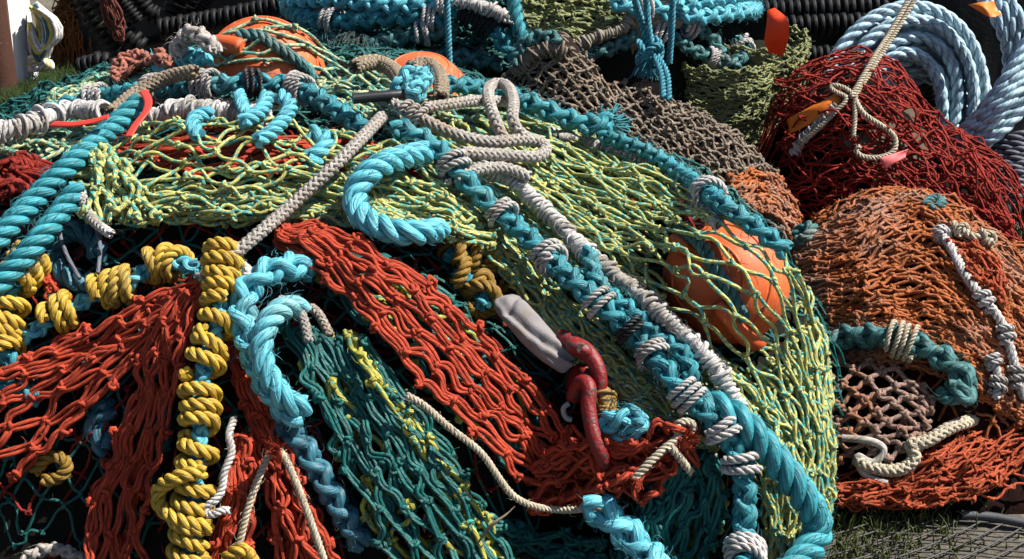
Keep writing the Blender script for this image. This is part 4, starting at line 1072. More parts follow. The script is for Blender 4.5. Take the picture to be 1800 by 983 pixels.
V = P[:, None] + (half * np.sin(an))[..., None] * bb[:, None] + ((thick + crease * (np.cos(an) > 0)) * up)[..., None] * nn[:, None]
id_ = np.arange(n_p * 48).reshape(n_p, 48); nx_ = np.roll(id_, -1, 1)
F = np.stack([id_[:-1], nx_[:-1], nx_[1:], id_[1:]], -1).reshape(-1, 4)
mb = MB(); mb.add(V, F, np.zeros((len(F), 4, 2)), .4); mb.add(V[0], [list(range(48))], np.zeros((1, 48, 2)), .4); mb.add(V[-1], [list(range(48))[::-1]], np.zeros((1, 48, 2)), .4)
sl_ = mb.build('webbing_sleeve', SLEEVE)
tag(sl_, 'grey white webbing sleeve stretched to the red shackle', 'webbing')
mb = MB(); tubes(mb, V[3:-3, 30], .0022, 6, .4); tubes(mb, V[3:-3, 32], .0016, 6, .4); mb.build('hem', SLEEVE, sl_)
rope('ochre_seizing', 'ochre twine seizing behind the red link', 'twine', [(1060, 690), (1068, 710), (1070, 735)], 'M', .10, .022, GOLD, 'whip', it=3)
mb = MB()
for i_ in range(24):
    x0, y0 = rng.uniform(1060, 1180), rng.uniform(640, 770)
    P = np.array([pt(x0, y0, 'M', .10), pt(x0 + rng.uniform(-10, 60), y0 + rng.uniform(-40, 30), 'M', .15), pt(x0 + rng.uniform(10, 110), y0 + rng.uniform(-30, 60), 'M', .11)])
    tubes(mb, crom(P, 16), .0007, 3, rng.random(1))
tag(mb.build('loose_filaments', BLACKT), 'fine dark filaments straggling right of the red link', 'fibres')
rope('steel_ring', 'small steel ring beside the red link', 'ring', [(1000, 710, .12), (990, 718, .13), (995, 735, .12), (1005, 738, .11)], 'M', .12, .006, STEEL, 'cord', it=2)
# ------------------------------------------------------------------ brown net heap
def heap_core(name, label, surf, box, mat, cat='net heap', res=.012, **k):
    e = empty(name, label, cat)
    core('bundle', surf, box, res, mat, e, **k)
    return e
def part_net(parent, part, rows, surf, mat, layers, mask=None, **kw):
    mb = MB()
    for (lift, nu, nv, tw, op) in layers:
        a = dict(kw); a.update(op)
        fn = rows if callable(rows) else photo_fn(rows, surf, lift)
        net_layer(mb, fn, nu, nv, tw, surf, lift, mask=a.pop('mask', mask), **a)
    return mb.build(part, mat, parent)
def world_net(parent, part, box, surf, mat, nu, nv, tw, lift):
    mb = MB()
    net_layer(mb, world_fn(box, surf, lift), nu, nv, tw, surf, lift, .3, .006, 1.05, k=5, seg=6, kn=11, push=False, mask=lambda X: HF[surf](X[:, 0], X[:, 1], 0) > .03)
    return mb.build(part, mat, parent)
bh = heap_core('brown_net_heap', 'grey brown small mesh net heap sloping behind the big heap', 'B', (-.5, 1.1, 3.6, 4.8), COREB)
world_net(bh, 'mesh', (-.3, .98, 3.7, 4.6), 'B', BROWN, 40, 24, .0036, -.02)
b_rows = [[(890, 112), (975, 82), (1080, 128), (1180, 178), (1290, 232), (1370, 308), (1402, 380)], [(890, 150), (990, 130), (1090, 175), (1190, 222), (1290, 280), (1355, 335), (1395, 405)],
          [(890, 185), (1000, 175), (1100, 215), (1200, 265), (1285, 315), (1335, 375), (1385, 435)], [(900, 215), (1010, 215), (1110, 255), (1195, 305), (1260, 350), (1320, 400), (1380, 455)]]
part_net(bh, 'mesh', b_rows, 'B', BROWN, [(.016, 42, 5, .0042, dict(jit=.14, liftj=.005, warp=.5, pull=.1)), (-.004, 40, 6, .0038, dict(jit=.3, liftj=.006, pull=.2))])
rope('twine_binding', 'brown frayed twine binding on the brown heap peak', 'twine', [(905, 130), (930, 100), (960, 85), (990, 88)], 'B', .03, .024, fibre_mat('brown yarn', (.22, .18, .14), rough=.9), 'whip', it=3)
rope('green_plaited_rope', 'grey green plait laid over the brown heap peak', 'rope', [(905, 115), (925, 75), (960, 62), (985, 75)], 'B', .05, .026, DTEAL, 'plait', it=4)
ob = empty('orange_brown_net', 'orange brown net bunch at the low end of the brown heap', 'fishing net')
part_net(ob, 'mesh', [[(1280, 312), (1330, 300), (1385, 330), (1405, 385)], [(1290, 345), (1335, 335), (1385, 365), (1402, 410)], [(1310, 380), (1345, 375), (1380, 400), (1395, 430)]], 'B', ORANGE,
         [(.026, 8, 6, .0052, dict(jit=.2, liftj=.006)), (.016, 8, 7, .0052, dict(jit=.3, liftj=.006))])

# ------------------------------------------------------------------ orange net heap
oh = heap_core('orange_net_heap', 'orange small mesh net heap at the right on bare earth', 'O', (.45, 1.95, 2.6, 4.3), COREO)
world_net(oh, 'mesh', (.5, 1.8, 2.75, 4.15), 'O', ORANGE, 36, 34, .0038, -.012)
o_rows = [[(1385, 430), (1440, 400), (1500, 372), (1560, 346), (1625, 342), (1690, 392), (1745, 445), (1830, 520)],
          [(1388, 470), (1445, 455), (1500, 440), (1560, 405), (1640, 400), (1705, 445), (1760, 505), (1840, 580)],
          [(1390, 520), (1450, 520), (1500, 510), (1570, 490), (1650, 490), (1715, 535), (1770, 595), (1850, 650)],
          [(1395, 580), (1450, 585), (1510, 580), (1580, 575), (1650, 572), (1715, 612), (1775, 668), (1850, 720)],
          [(1410, 630), (1460, 640), (1520, 640), (1590, 640), (1660, 660), (1720, 700), (1780, 740), (1850, 780)]]
def tr(rows): return [list(r) for r in zip(*[crom([(p[0], p[1], 0) for p in r], 12) for r in rows])]
part_net(oh, 'mesh', o_rows, 'O', ORANGE, [(.016, 21, 22, .0042, dict(jit=.22, liftj=.006, warp=.7)), (.006, 23, 24, .0040, dict(jit=.35, liftj=.006))], k=5, seg=6, kn=13)
# loose red mesh on its shoulder
pn = empty('red_net', 'loose thin red net on the right shoulder of the orange heap', 'fishing net')
part_net(pn, 'mesh', [[(1660, 415), (1700, 420), (1745, 455), (1762, 490)], [(1690, 460), (1720, 470), (1745, 490), (1762, 520)], [(1715, 500), (1735, 510), (1750, 520), (1765, 535)]], 'O', THINRED,
         [(.035, 5, 3, .0036, dict(jit=.3)), (.024, 5, 4, .0036, dict(jit=.3))])
kl, P = rope('knotted_white_rope', 'white knotted rope running down over the orange net heap', 'rope',
     [(1652, 408), (1675, 440), (1695, 480), (1728, 525), (1758, 562), (1775, 610), (1788, 660), (1800, 700)], 'O', .032, .0115, WHITE, 'laid', it=6)
for a in (.02, .52, .70, .90): lash(kl, P, a, .011, .0075, 2.2, WHITE, name='knot')
kl2, P = rope('knotted_white_rope', 'cream knotted rope across the top right of the orange heap', 'rope', [(1655, 412), (1685, 402), (1712, 418), (1735, 415), (1742, 430)], 'O', .035, .010, CREAM, 'laid', it=3)
for a in (.3, .8): lash(kl2, P, a, .010, .007, 2, CREAM, name='knot')
kl3, P = rope('knotted_white_rope', 'short white knotted rope hanging right of the thick green plait', 'rope', [(1740, 625), (1752, 650), (1755, 680), (1750, 700)], 'O', .035, .010, WHITE, 'laid', it=3)
for a in (.1, .7): lash(kl3, P, a, .010, .007, 2, WHITE, name='knot')
gp, P = rope('green_plaited_rope', 'thick grey green plaited rope bent over the tan net', 'rope',
     [(1395, 600), (1440, 602), (1490, 592), (1550, 592), (1610, 606), (1660, 632), (1695, 665), (1700, 695), (1680, 700), (1660, 680)], 'OT', .045, .034, DTEAL, 'plait', it=8)
lash(gp, P, .11, .036, .0065, 3.2, CREAM); lash(gp, P, .53, .036, .0065, 4.0, CREAM)
rope('green_rope_knot', 'grey green rope knot peeping over the orange heap', 'rope', [(1625, 362), (1638, 350), (1655, 352), (1650, 366), (1635, 366)], 'O', .02, .014, DTEAL, 'laid', it=2)
rope('green_rope_knot', 'dark green rope knot between the brown and orange heaps', 'rope', [(1398, 415), (1412, 402), (1428, 400), (1420, 418), (1402, 425)], 'O', .03, .018, DTEAL, 'laid', it=2)

# ------------------------------------------------------------------ tan net and thin red nets on the ground
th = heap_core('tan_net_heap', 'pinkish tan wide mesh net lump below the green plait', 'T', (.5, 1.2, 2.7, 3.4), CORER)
part_net(th, 'mesh', [[(1415, 628), (1475, 632), (1545, 640), (1600, 660), (1640, 690)], [(1425, 690), (1480, 690), (1550, 695), (1605, 705), (1632, 725)],
                      [(1430, 745), (1490, 750), (1555, 755), (1600, 755), (1625, 760)], [(1440, 800), (1500, 815), (1560, 810), (1595, 795), (1615, 785)]], 'T', PINKB,
         [(.018, 9, 5, .0058, dict(jit=.12, liftj=.004, warp=.4))])
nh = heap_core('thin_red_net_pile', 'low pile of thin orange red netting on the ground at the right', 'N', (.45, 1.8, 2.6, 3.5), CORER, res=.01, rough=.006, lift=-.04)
world_net(nh, 'mesh', (.55, 1.7, 2.7, 3.5), 'N', THINRED, 22, 16, .0034, .006)
n_rows = [[(1450, 850), (1540, 845), (1620, 805), (1690, 755), (1750, 715), (1830, 660)], [(1452, 868), (1545, 865), (1630, 845), (1710, 805), (1770, 775), (1830, 740)], [(1455, 885), (1550, 890), (1640, 888), (1730, 868), (1790, 825), (1830, 790)]]
part_net(nh, 'mesh', n_rows, 'N', THINRED, [(.024, 13, 8, .0034, dict(jit=.4, liftj=.010, slack=1.1)), (.012, 13, 9, .0034, dict(jit=.4, liftj=.010, slack=1.1)), (.002, 13, 9, .0034, dict(jit=.4, liftj=.008, slack=1.1))], k=5, kn=11)
o, P = rope('cream_braided_rope', 'cream braided rope across the thin red netting', 'rope', [(1712, 738), (1670, 752), (1625, 778), (1598, 780), (1610, 800), (1598, 818), (1570, 828), (1520, 818), (1506, 806)], 'TN', .035, .0125, CREAM, 'braid', it=4)
rope('pale_thin_rope_loop', 'pale cord loop hanging at the foot of the tan net', 'rope', [(1480, 770), (1530, 775), (1555, 790), (1535, 815), (1505, 800), (1520, 835), (1560, 850)], 'TN', .035, .0085, GREYR, 'cord', it=3)

# ------------------------------------------------------------------ dark red heap with flags and cord
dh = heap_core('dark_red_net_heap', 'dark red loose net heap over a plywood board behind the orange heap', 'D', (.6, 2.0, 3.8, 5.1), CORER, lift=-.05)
world_net(dh, 'mesh', (.66, 1.86, 3.95, 5.05), 'D', BRED, 24, 22, .0033, .012)
d_rows = [[(1375, 128), (1440, 112), (1520, 115), (1600, 165), (1680, 238), (1740, 305), (1772, 380)], [(1375, 205), (1450, 200), (1525, 200), (1605, 250), (1670, 300), (1730, 350), (1775, 415)],
          [(1378, 290), (1450, 290), (1530, 290), (1600, 325), (1665, 365), (1720, 400), (1778, 450)], [(1390, 380), (1460, 380), (1540, 360), (1620, 375), (1690, 400), (1735, 430), (1780, 470)]]
part_net(dh, 'mesh', d_rows, 'D', BRED, [(.045, 13, 8, .0034, dict(jit=.55, liftj=.02, slack=1.15)), (.025, 13, 9, .0033, dict(jit=.5, liftj=.018, slack=1.1)), (.006, 13, 9, .0033, dict(jit=.5, liftj=.012, slack=1.1))], k=5, kn=13)
P = [pt(x, y, 'D', .012) for x, y in ((1480, 250), (1600, 190), (1645, 270), (1555, 345))]
def slab(name, corners, th_, mat, label, cat, group=None):
    C = np.array(corners); n_ = unit(np.cross(C[1] - C[0], C[3] - C[0])) * th_
    V = np.vstack([C, C - n_]); F = [[0, 1, 2, 3], [7, 6, 5, 4], [0, 4, 5, 1], [1, 5, 6, 2], [2, 6, 7, 3], [3, 7, 4, 0]]
    mb = MB(); mb.add(V, F, np.zeros((6, 4, 2)), .5)
    return tag(mb.build(name, mat, smooth=False), label, cat, group)
slab('plywood_board', P, .012, TIMBER, 'weathered plywood board under the dark red net', 'board')

def flag(name, label, mat, pts, surf, lift, th_=.002, group=None, curl=.012):
    """thin sheet traced by two edges, slightly curled"""
    A = crom(np.array([pt(x, y, surf, lift) for x, y in pts[0]]), 12); B = crom(np.array([pt(x, y, surf, lift) for x, y in pts[1]]), 12)
    t = np.linspace(0, 1, 7)[None, :, None]
    G = A[:, None] * (1 - t) + B[:, None] * t
    n_ = unit(np.cross(A[-1] - A[0], B[5] - A[5]))
    if n_[1] > 0: n_ = -n_
    G = G + n_ * curl * (np.sin(np.linspace(0, 5, 12))[:, None, None] * np.sin(PI * t))
    V = np.concatenate([G.reshape(-1, 3), (G - n_ * th_).reshape(-1, 3)])
    id_ = np.arange(84).reshape(12, 7); q = np.stack([id_[:-1, :-1], id_[1:, :-1], id_[1:, 1:], id_[:-1, 1:]], -1).reshape(-1, 4)
    F = np.concatenate([q, q[:, ::-1] + 84])
    bd = np.concatenate([id_[:, 0], id_[-1, 1:], id_[-2::-1, -1], id_[0, -2:0:-1]]); nb = np.roll(bd, -1)
    F = np.concatenate([F, np.stack([bd, bd + 84, nb + 84, nb], -1)])
    mb = MB(); mb.add(V, F, np.zeros((len(F), 4, 2)), .5)
    return tag(mb.build(name, mat), label, 'flag', group)

flag('marker_flag', 'dull amber flag hanging on the dark red net', AFLAG, [[(1476, 160), (1450, 175), (1420, 190), (1383, 210)], [(1478, 178), (1455, 200), (1420, 220), (1386, 236)]], 'D', .075)
flag('marker_flag', 'small pink flag tied to the cream cord loop', PFLAG, [[(1545, 278), (1565, 272), (1597, 262)], [(1556, 298), (1572, 288), (1592, 276)]], 'D', .085, curl=.006)
cordp = [(1618, -20), (1575, 55), (1542, 105), (1515, 150), (1502, 172)]
def free_cord(name, label, pts3, R, mat, group=None, kind='laid'):
    P = resample(crom(np.array(pts3), 120), .006); mb = MB()
    (laid if kind == 'laid' else braid)(mb, P, R); return tag(mb.build(name, mat), label, 'rope', group)
def at(px, py, y):
    d = rays([px], [py])[0]; return CAM + d * (y / d[1])
knot_p = pt(1502, 172, 'D', .078)
free_cord('cream_thin_rope', 'long cream cord slanting up from the dark red heap, upper of the pair', [at(1622, -25, 4.55), at(1575, 55, 4.45), at(1541, 108, 4.35), knot_p], .0085, CREAM)
free_cord('cream_thin_rope', 'long cream cord slanting up from the dark red heap, lower of the pair', [at(1610, -25, 4.53), at(1566, 55, 4.43), at(1536, 102, 4.33), knot_p + np.array([-.012, -.004, .004])], .0085, CREAM)
rope('cream_thin_rope', 'cream cord loop lying on the dark red net', 'rope', [(1502, 172), (1518, 200), (1548, 220), (1573, 240), (1572, 265), (1548, 277), (1515, 276), (1502, 264), (1512, 258)], 'D', .075, .0085, CREAM, 'laid', it=4)
rope('cream_thin_rope', 'cream cord hanging straight below the knot', 'rope', [(1502, 172), (1503, 205), (1500, 240)], 'D', .075, .0075, CREAM, 'laid', it=3)
rope('cream_thin_rope', 'cream cord bight left of the knot over the amber flag', 'rope', [(1500, 165), (1480, 152), (1458, 150), (1468, 162), (1490, 172), (1470, 195), (1440, 225), (1410, 250)], 'D', .085, .0075, CREAM, 'laid', it=3)
rope('grey_lashing', 'grey wound lashing beside the amber flag', 'rope', [(1470, 185), (1440, 215), (1412, 245), (1395, 270)], 'D', .07, .013, GREYR, 'whip', it=3)

# ------------------------------------------------------------------ rolled olive net and rear pile
lb = empty('rolled_olive_net', 'olive net packed into a round bale behind the brown heap', 'net bale')
core('bundle', 'L', (.45, .98, 4.45, 5.0), .008, COREG, lb, rough=.004)
def lobe_fn(u, v):
    a = -PI * .95 + u * PI * 1.25
    cx, cy, rx, ry, h = LOBE
    zz = h * (.99 - v * 1.02)
    k = 1.0 + .03 * np.sin(v * 40 + u * 8)
    return np.stack([cx + rx * np.cos(a) * k * 1.02, cy + ry * np.sin(a) * k * 1.02, zz], -1), np.stack([u, v], -1)
mb = MB()
for s_ in range(2): net_layer(mb, lobe_fn, 18, 26, .0040, 'L', 0, .12, .004, 1.03, knots=1.0, k=5, seg=5, warp=.5, push=False, kn=11)
mb.build('mesh', OLIVE, lb)
def lobe2(u, v):
    P, X = lobe_fn(u, v); P = P.copy(); P[:, 0] += .14; P[:, 1] += .12; P[:, 2] *= 1.07; return P, X
lb2 = empty('rolled_olive_net', 'second olive net bale just behind the round one under the orange red tag', 'net bale')
mb = MB()
for s_ in range(2): net_layer(mb, lobe2, 18, 26, .0040, 'L', 0, .12, .004, 1.03, knots=1.0, k=5, seg=5, warp=.5, push=False, kn=11)
mb.build('mesh', OLIVE, lb2)
LOBE_B = (LOBE[0] + .14, LOBE[1] + .12, LOBE[2] * .97, LOBE[3] * .97, LOBE[4] * 1.05)
HF['Q'] = lambda x, y, l: dome(x, y, l, *LOBE_B, 2.5, .32)
core('bundle', 'Q', (.6, 1.15, 4.55, 5.1), .008, COREG, lb2, rough=.004)

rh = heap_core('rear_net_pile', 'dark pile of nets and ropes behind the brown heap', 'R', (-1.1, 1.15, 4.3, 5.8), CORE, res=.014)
part_net(rh, 'olive_mesh', [[(905, -30), (980, -30), (1060, -20), (1120, 0)], [(910, 20), (990, 25), (1060, 30), (1110, 40)], [(920, 60), (1000, 75), (1060, 70), (1100, 70)]], 'R', OLIVE,
         [(.02, 13, 9, .0045, dict(jit=.5, liftj=.01)), (.01, 13, 10, .0045, dict(jit=.5, liftj=.01))])
part_net(rh, 'green_mesh', [[(480, -20), (620, -25), (760, -20), (900, -20)], [(490, 60), (620, 60), (760, 60), (900, 60)], [(560, 130), (640, 120), (760, 120), (900, 120)]], 'R', GREEN,
         [(.006, 22, 10, .0045, dict(jit=.5, liftj=.01))])
GR = 'teal ropes on the rear pile'
def rr(label, pts, R, mat, kind='plait', lashes=(), lift=.05, lm=WHITE, lr=.007, **k):
    o, P = rope('teal_plaited_rope' if kind == 'plait' else 'teal_rope', label, 'rope', pts, 'RL', lift, R, mat, kind, it=6, **k)
    for a in lashes: lash(o, P, a, R * 1.02, lr, 2.6, lm)
    return o, P
rr('cyan plait level along the rear pile behind the upper float', [(505, 12), (540, 32), (600, 38), (660, 32), (720, 30), (790, 36)], .036, TEAL, lashes=(.46, .92), lift=.07)
rr('cyan plait along the top edge above the level one', [(500, 5), (560, -2), (640, 4), (700, 10), (770, 5), (820, 12)], .034, CYAN, lashes=(.9,), lift=.09)
rr('worn teal plait with furry frayed stretch on the rear pile', [(545, 78), (600, 72), (650, 78), (700, 68), (760, 55), (800, 58)], .034, DTEAL, lashes=(.80,), lift=.06, ends=(.06, 0))
mb = MB()
for x in range(575, 660, 7):
    fray(mb, pt(x, 66 + rng.uniform(-8, 14), 'R', .08), (rng.uniform(-.5, .5), -.5, -.6), .016, .06, 22)
tag(mb.build('rope_fluff', DTEAL), 'furry teal fibres hanging off the worn plait', 'fibres')
rr('teal plait bound with black tape, sloping right', [(795, 15), (835, 28), (862, 45), (885, 75), (915, 105)], .034, TEAL, lift=.08, lashes=(.18, .34, .5), lm=BLACKT)
rr('white whipped rope end over the top of the rear pile', [(800, 0), (850, 12), (890, 30)], .022, WHITE, 'whip', lift=.13)
rr('single teal rope hanging down the top edge beside the olive net', [(902, -20), (906, 25), (915, 60), (930, 85)], .024, TEAL, 'laid', lift=.10)
rr('dark teal plait in shade low on the rear pile', [(640, 110), (720, 105), (800, 100), (880, 110)], .034, DTEAL, lift=.03)
rr('teal plait bight at the right end of the rear pile', [(1195, 22), (1235, 30), (1290, 22), (1335, 14), (1345, -5), (1320, -20)], .034, CYAN, lashes=(.35,), lift=.08)
rr('cyan plait along the top edge right of the hanging strings', [(1190, 12), (1230, 2), (1280, -5), (1330, -15)], .032, CYAN, lift=.09)
rr('cyan plait knot at the top edge between the hanging strings', [(1075, 0), (1110, 15), (1150, 12), (1175, 25)], .032, CYAN, lift=.08, lashes=(.6,))
rr('grey green plait curled on top of the olive bale', [(1205, 45), (1245, 62), (1268, 88), (1262, 105), (1292, 112), (1312, 92), (1295, 68)], .027, DTEAL, lashes=(.03, .93), lift=.035)
rr('grey green plait reaching left from the olive bale', [(1150, 55), (1190, 72), (1225, 92), (1262, 108)], .027, DTEAL, lashes=(.08, .92), lift=.03)
rr('grey green plait in shade below the olive netting', [(1000, 85), (1050, 92), (1095, 75), (1120, 60)], .030, DTEAL, lift=.03)
rr('brown white whipped rope edging the olive netting', [(1010, 80), (1060, 62), (1100, 48), (1110, 20)], .018, fibre_mat('brown white cord', (.32, .28, .22), rough=.8), 'whip', lift=.06)
STR = fibre_mat('teal string', (.04, .27, .36), (.03, .19, .26), fibres=5, lean=80, bump=.6, rough=.5)
free_cord('teal_string', 'teal string hanging straight down in front of the rear pile, left one', [at(784, -30, 4.2), at(787, 30, 4.18), at(790, 112, 4.14)], .010, STR)
free_cord('teal_string', 'teal string down to the knot before the olive bale, left strand', [at(1108, -30, 4.28), at(1125, 30, 4.28), at(1140, 82, 4.26)], .012, STR)
free_cord('teal_string', 'teal string down to the knot before the olive bale, right strand', [at(1135, -30, 4.26), at(1138, 30, 4.26), at(1145, 82, 4.25)], .011, STR)
free_cord('teal_string', 'teal string hanging beside the olive bale', [at(1184, -30, 4.34), at(1181, 40, 4.34), at(1176, 112, 4.36)], .011, STR)
kp = at(1142, 96, 4.24)
t = np.linspace(0, 2 * PI * 2.6, 90)
mb = MB(); laid(mb, kp + np.stack([.034 * np.cos(t), .028 * np.sin(t), .028 * np.sin(1.5 * t) + .006 * t / 6], 1), .011, 2.4, 8)
laid(mb, kp + np.stack([.022 * np.cos(t * .8), .03 * np.sin(t), -.03 + .03 * np.cos(1.3 * t)], 1), .011, 2.4, 8)
tag(mb.build('teal_knot', STR), 'fist of knotted teal string before the olive bale', 'knot')
free_cord('teal_string', 'teal string tail below the knot, left', [at(1150, 98, 4.2), at(1162, 130, 4.15), at(1166, 172, 4.08)], .010, STR)
free_cord('teal_string', 'teal string tail below the knot, right', [at(1155, 98, 4.2), at(1172, 130, 4.15), at(1176, 176, 4.08)], .010, STR)
mb = MB(); fray(mb, at(1136, 108, 4.22), (0, -.1, -1), .02, .055, 80); tag(mb.build('rope_tassel', STR), 'teal unlaid tassel hanging under the string knot', 'tassel')

# ------------------------------------------------------------------ blue coil
def ring_arc(c, ax, bx, a0, a1, rx, ry, n=80):
    t = np.linspace(a0, a1, n)[:, None]
    return c + np.cos(t) * rx * ax + np.sin(t) * ry * bx
coil = empty('blue_rope_coil', 'coil of thick pale blue rope standing behind the dark red heap', 'rope coil')
cc = at(1588, 205, 4.85)
for i in range(13):
    lay = i % 4; row = i // 4
    k = rng.uniform(-.006, .006)
    rx, ry = .165 + .052 * lay + k, .225 + .046 * lay + k
    c_ = cc + np.array([.035 * row + rng.uniform(-.012, .012), .06 * row + .02 * (lay % 2), -.045 * row + rng.uniform(-.015, .015) + .012 * lay])
    tilt = rng.normal(0, .05)
    ax = unit(np.array([1, .25 + tilt, -.08 + tilt])); bx = unit(np.array([.10, .30, 1.0]))
    P = ring_arc(c_, ax, bx, -PI, PI, rx, ry, 140)
    P = P + .006 * np.sin(np.linspace(0, 7, 140) + i * 1.9)[:, None] * ax + .006 * np.sin(np.linspace(0, 11, 140) + i * 2.7)[:, None] * bx
    mb = MB(); laid(mb, P, .0235, 3.2, 8, tight=True)
    o = mb.build('turn', BLUE, coil)
coil2 = empty('blue_rope_coil', 'pale blue rope strands sweeping up to the right edge beside the coil', 'rope coil')
for i in range(5):
    P = resample(crom(np.array([at(1640 + 7 * i, 262 + 5 * i, 4.66), at(1695 + 9 * i, 228 + 6 * i, 4.58 - .015 * i), at(1745 + 9 * i, 172 + 9 * i, 4.56 - .02 * (i % 3)), at(1795 + 8 * i, 95 + 12 * i, 4.6), at(1850 + 5 * i, -10 + 10 * i, 4.75)]), 80), .006)
    mb = MB(); laid(mb, P, .0235, 3.2, 8, tight=True); mb.build('strand', BLUE, coil2)
for i in range(3):
    P = resample(crom(np.array([at(1700 + 22 * i, -40, 4.95), at(1745 + 20 * i, 20, 4.88), at(1772 + 18 * i, 90, 4.86), at(1765 + 14 * i, 170, 4.84), at(1720 + 10 * i, 240, 4.8)]), 80), .006)
    mb = MB(); laid(mb, P, .0235, 3.2, 8, tight=True); mb.build('strand', BLUE, coil2)
slate = empty('slate_rope_coil', 'slate grey ropes bundled below the blue coils at the right edge', 'rope coil')
for i in range(9):
    y0 = 235 + i * 13
    P = resample(crom(np.array([at(1690 + i * 4, y0 + 52, 4.62 - i * .015), at(1745, y0 + 22, 4.56 - i * .015), at(1810, y0, 4.55 - i * .015), at(1900, y0 - 8, 4.7)]), 60), .006)
    mb = MB(); laid(mb, P, .018, 3, 8); mb.build('strand', SLATE, slate)
flag('marker_flag', 'amber flag caught on top of the blue coil', AFLAG, [[(0, 0), (1, 0), (2, 0)], [(0, 1), (1, 1), (2, 1)]], 'D', .05) if False else None
def flag3(label, A, B, mat):
    A, B = crom(np.array(A), 12), crom(np.array(B), 12)
    t = np.linspace(0, 1, 7)[None, :, None]; G = A[:, None] * (1 - t) + B[:, None] * t
    n_ = unit(np.cross(A[-1] - A[0], B[5] - A[5])); n_ = n_ if n_[1] < 0 else -n_
    G = G + n_ * .012 * (np.sin(np.linspace(0, 5, 12))[:, None, None] * np.sin(PI * t))
    V = np.concatenate([G.reshape(-1, 3), (G - n_ * .002).reshape(-1, 3)])
    id_ = np.arange(84).reshape(12, 7); q = np.stack([id_[:-1, :-1], id_[1:, :-1], id_[1:, 1:], id_[:-1, 1:]], -1).reshape(-1, 4)
    mb = MB(); mb.add(V, np.concatenate([q, q[:, ::-1] + 84]), np.zeros((len(q) * 2, 4, 2)), .5)
    return tag(mb.build('marker_flag', mat), label, 'flag')
flag3('bright orange red tag beside the second olive net bale', [at(1349, 18, 4.42), at(1347, 45, 4.40), at(1343, 70, 4.40), at(1352, 94, 4.42)], [at(1362, 14, 4.42), at(1384, 34, 4.38), at(1387, 64, 4.38), at(1376, 100, 4.42)], FLAG)
flag3('amber flag caught on top of the blue coil', [at(1702, 8, 4.5), at(1725, 4, 4.48), at(1748, 2, 4.5)], [at(1722, 20, 4.46), at(1742, 30, 4.44), at(1762, 25, 4.46)], AFLAG)

# ------------------------------------------------------------------ black ground gear at the back
def discs(P, r0, r1, pitch, mat, name, label, group):
    P = resample(P, pitch / 6); s = arclen(P)
    ph = (s / pitch) % 1
    rad = np.where((ph > .12) & (ph < .80), r1, r0) * (1 + .06 * np.sin(np.floor(s / pitch) * 2.7))
    mb = MB(); tubes(mb, P, rad, 12, .4, cap=True)
    return tag(mb.build(name, mat), label, 'ground gear', group)
bg = empty('black_gear_pile', 'black heap of rubber gear in shade at the back', 'gear pile')
HF['K'] = lambda x, y, l: np.maximum(dome(x, y, l, -1.28, 7.4, 1.05, .55, 1.45, 3, .4), np.maximum(dome(x, y, l, .5, 7.2, 1.5, .7, 1.5, 3, .4), dome(x, y, l, 2.3, 6.4, 1.3, .9, 1.35, 3, .4)))
core('bundle', 'K', (-2.7, 4.2, 5.4, 8.2), .03, RUBBER, bg, rough=.02)
GG = 'rubber disc wires at the back'
def gear(label, pts, y, r1=.045):
    P = crom(np.array([at(p[0], p[1], p[2] if len(p) > 2 else y) for p in pts]), 200)
    return discs(P, r1 * .55, r1, r1 * .62, RUBBER, 'rubber_disc_wire', label, GG)
gear('rubber disc wire curving down on the left of the black heap', [(135, -30), (165, 30), (195, 70), (225, 105)], 6.0, .05)
gear('rubber disc wire hanging beside the rusty twine', [(150, -40), (185, 20), (215, 55), (250, 85)], 5.9, .05)
gear('rubber disc wire with pale worn discs at the top left', [(205, -10), (225, 15), (245, 38)], 5.9, .028)
gear('rubber disc wire bent round the top edge left of the float', [(330, -30), (300, 25), (310, 45), (400, 35), (500, 15)], 5.8, .045)
gear('rubber disc wire level behind the upper float', [(280, 52), (350, 40), (430, 25), (510, 5)], 5.7, .045)
gear('rubber disc wire along the top right behind the tag', [(1340, 22), (1420, 18), (1500, 15), (1560, 12)], 5.6, .05)
gear('second rubber disc wire just below the top right one', [(1350, 50), (1430, 45), (1520, 42)], 5.5, .045)
gear('rubber disc wire with thick rings left of the dark red heap', [(1330, 108), (1400, 100), (1480, 98)], 5.2, .04)
gear('short rubber disc wire low beside the olive bale', [(1335, 175), (1360, 178), (1390, 185)], 5.1, .035)
gear('rubber disc wire inside the blue coil', [(1560, 90), (1620, 120), (1640, 190), (1610, 240)], 5.4, .03)
gear('black wire bundle at the right edge below the slate ropes', [(1740, 350), (1790, 345), (1850, 350)], 4.9, .03)
gear('black wire at the right edge above the grass', [(1740, 378), (1790, 372), (1850, 375)], 4.8, .03)
for i_, (lb_, pts_, y_, r_) in enumerate([
        ('rubber disc wire looping at the top edge above the grey plaited loop', [(232, -20), (262, 20), (300, 30), (330, 5), (345, -30)], 6.0, .04),
        ('thin rubber disc wire behind the grey plaited loop', [(250, 75), (300, 62), (345, 30), (380, -20)], 6.0, .028),
        ('rubber disc wire sloping behind the upper float', [(370, 55), (420, 48), (480, 30), (540, -10)], 5.9, .035),
        ('rubber disc wire lying low in the shade left of the red twine bundle', [(140, 120), (180, 108), (215, 112), (245, 100)], 6.1, .045),
        ('rubber disc wire along the very top right edge', [(1385, -6), (1450, -4), (1530, -10), (1600, -20)], 5.7, .045),
        ('rubber disc wire low in the gap left of the dark red heap', [(1335, 140), (1365, 138), (1395, 145)], 5.2, .035)]):
    gear(lb_, pts_, y_, r_)
rt = empty('rusty_twine_tangle', 'reddish twine tangle hanging over the black gear', 'twine')
mb = MB()
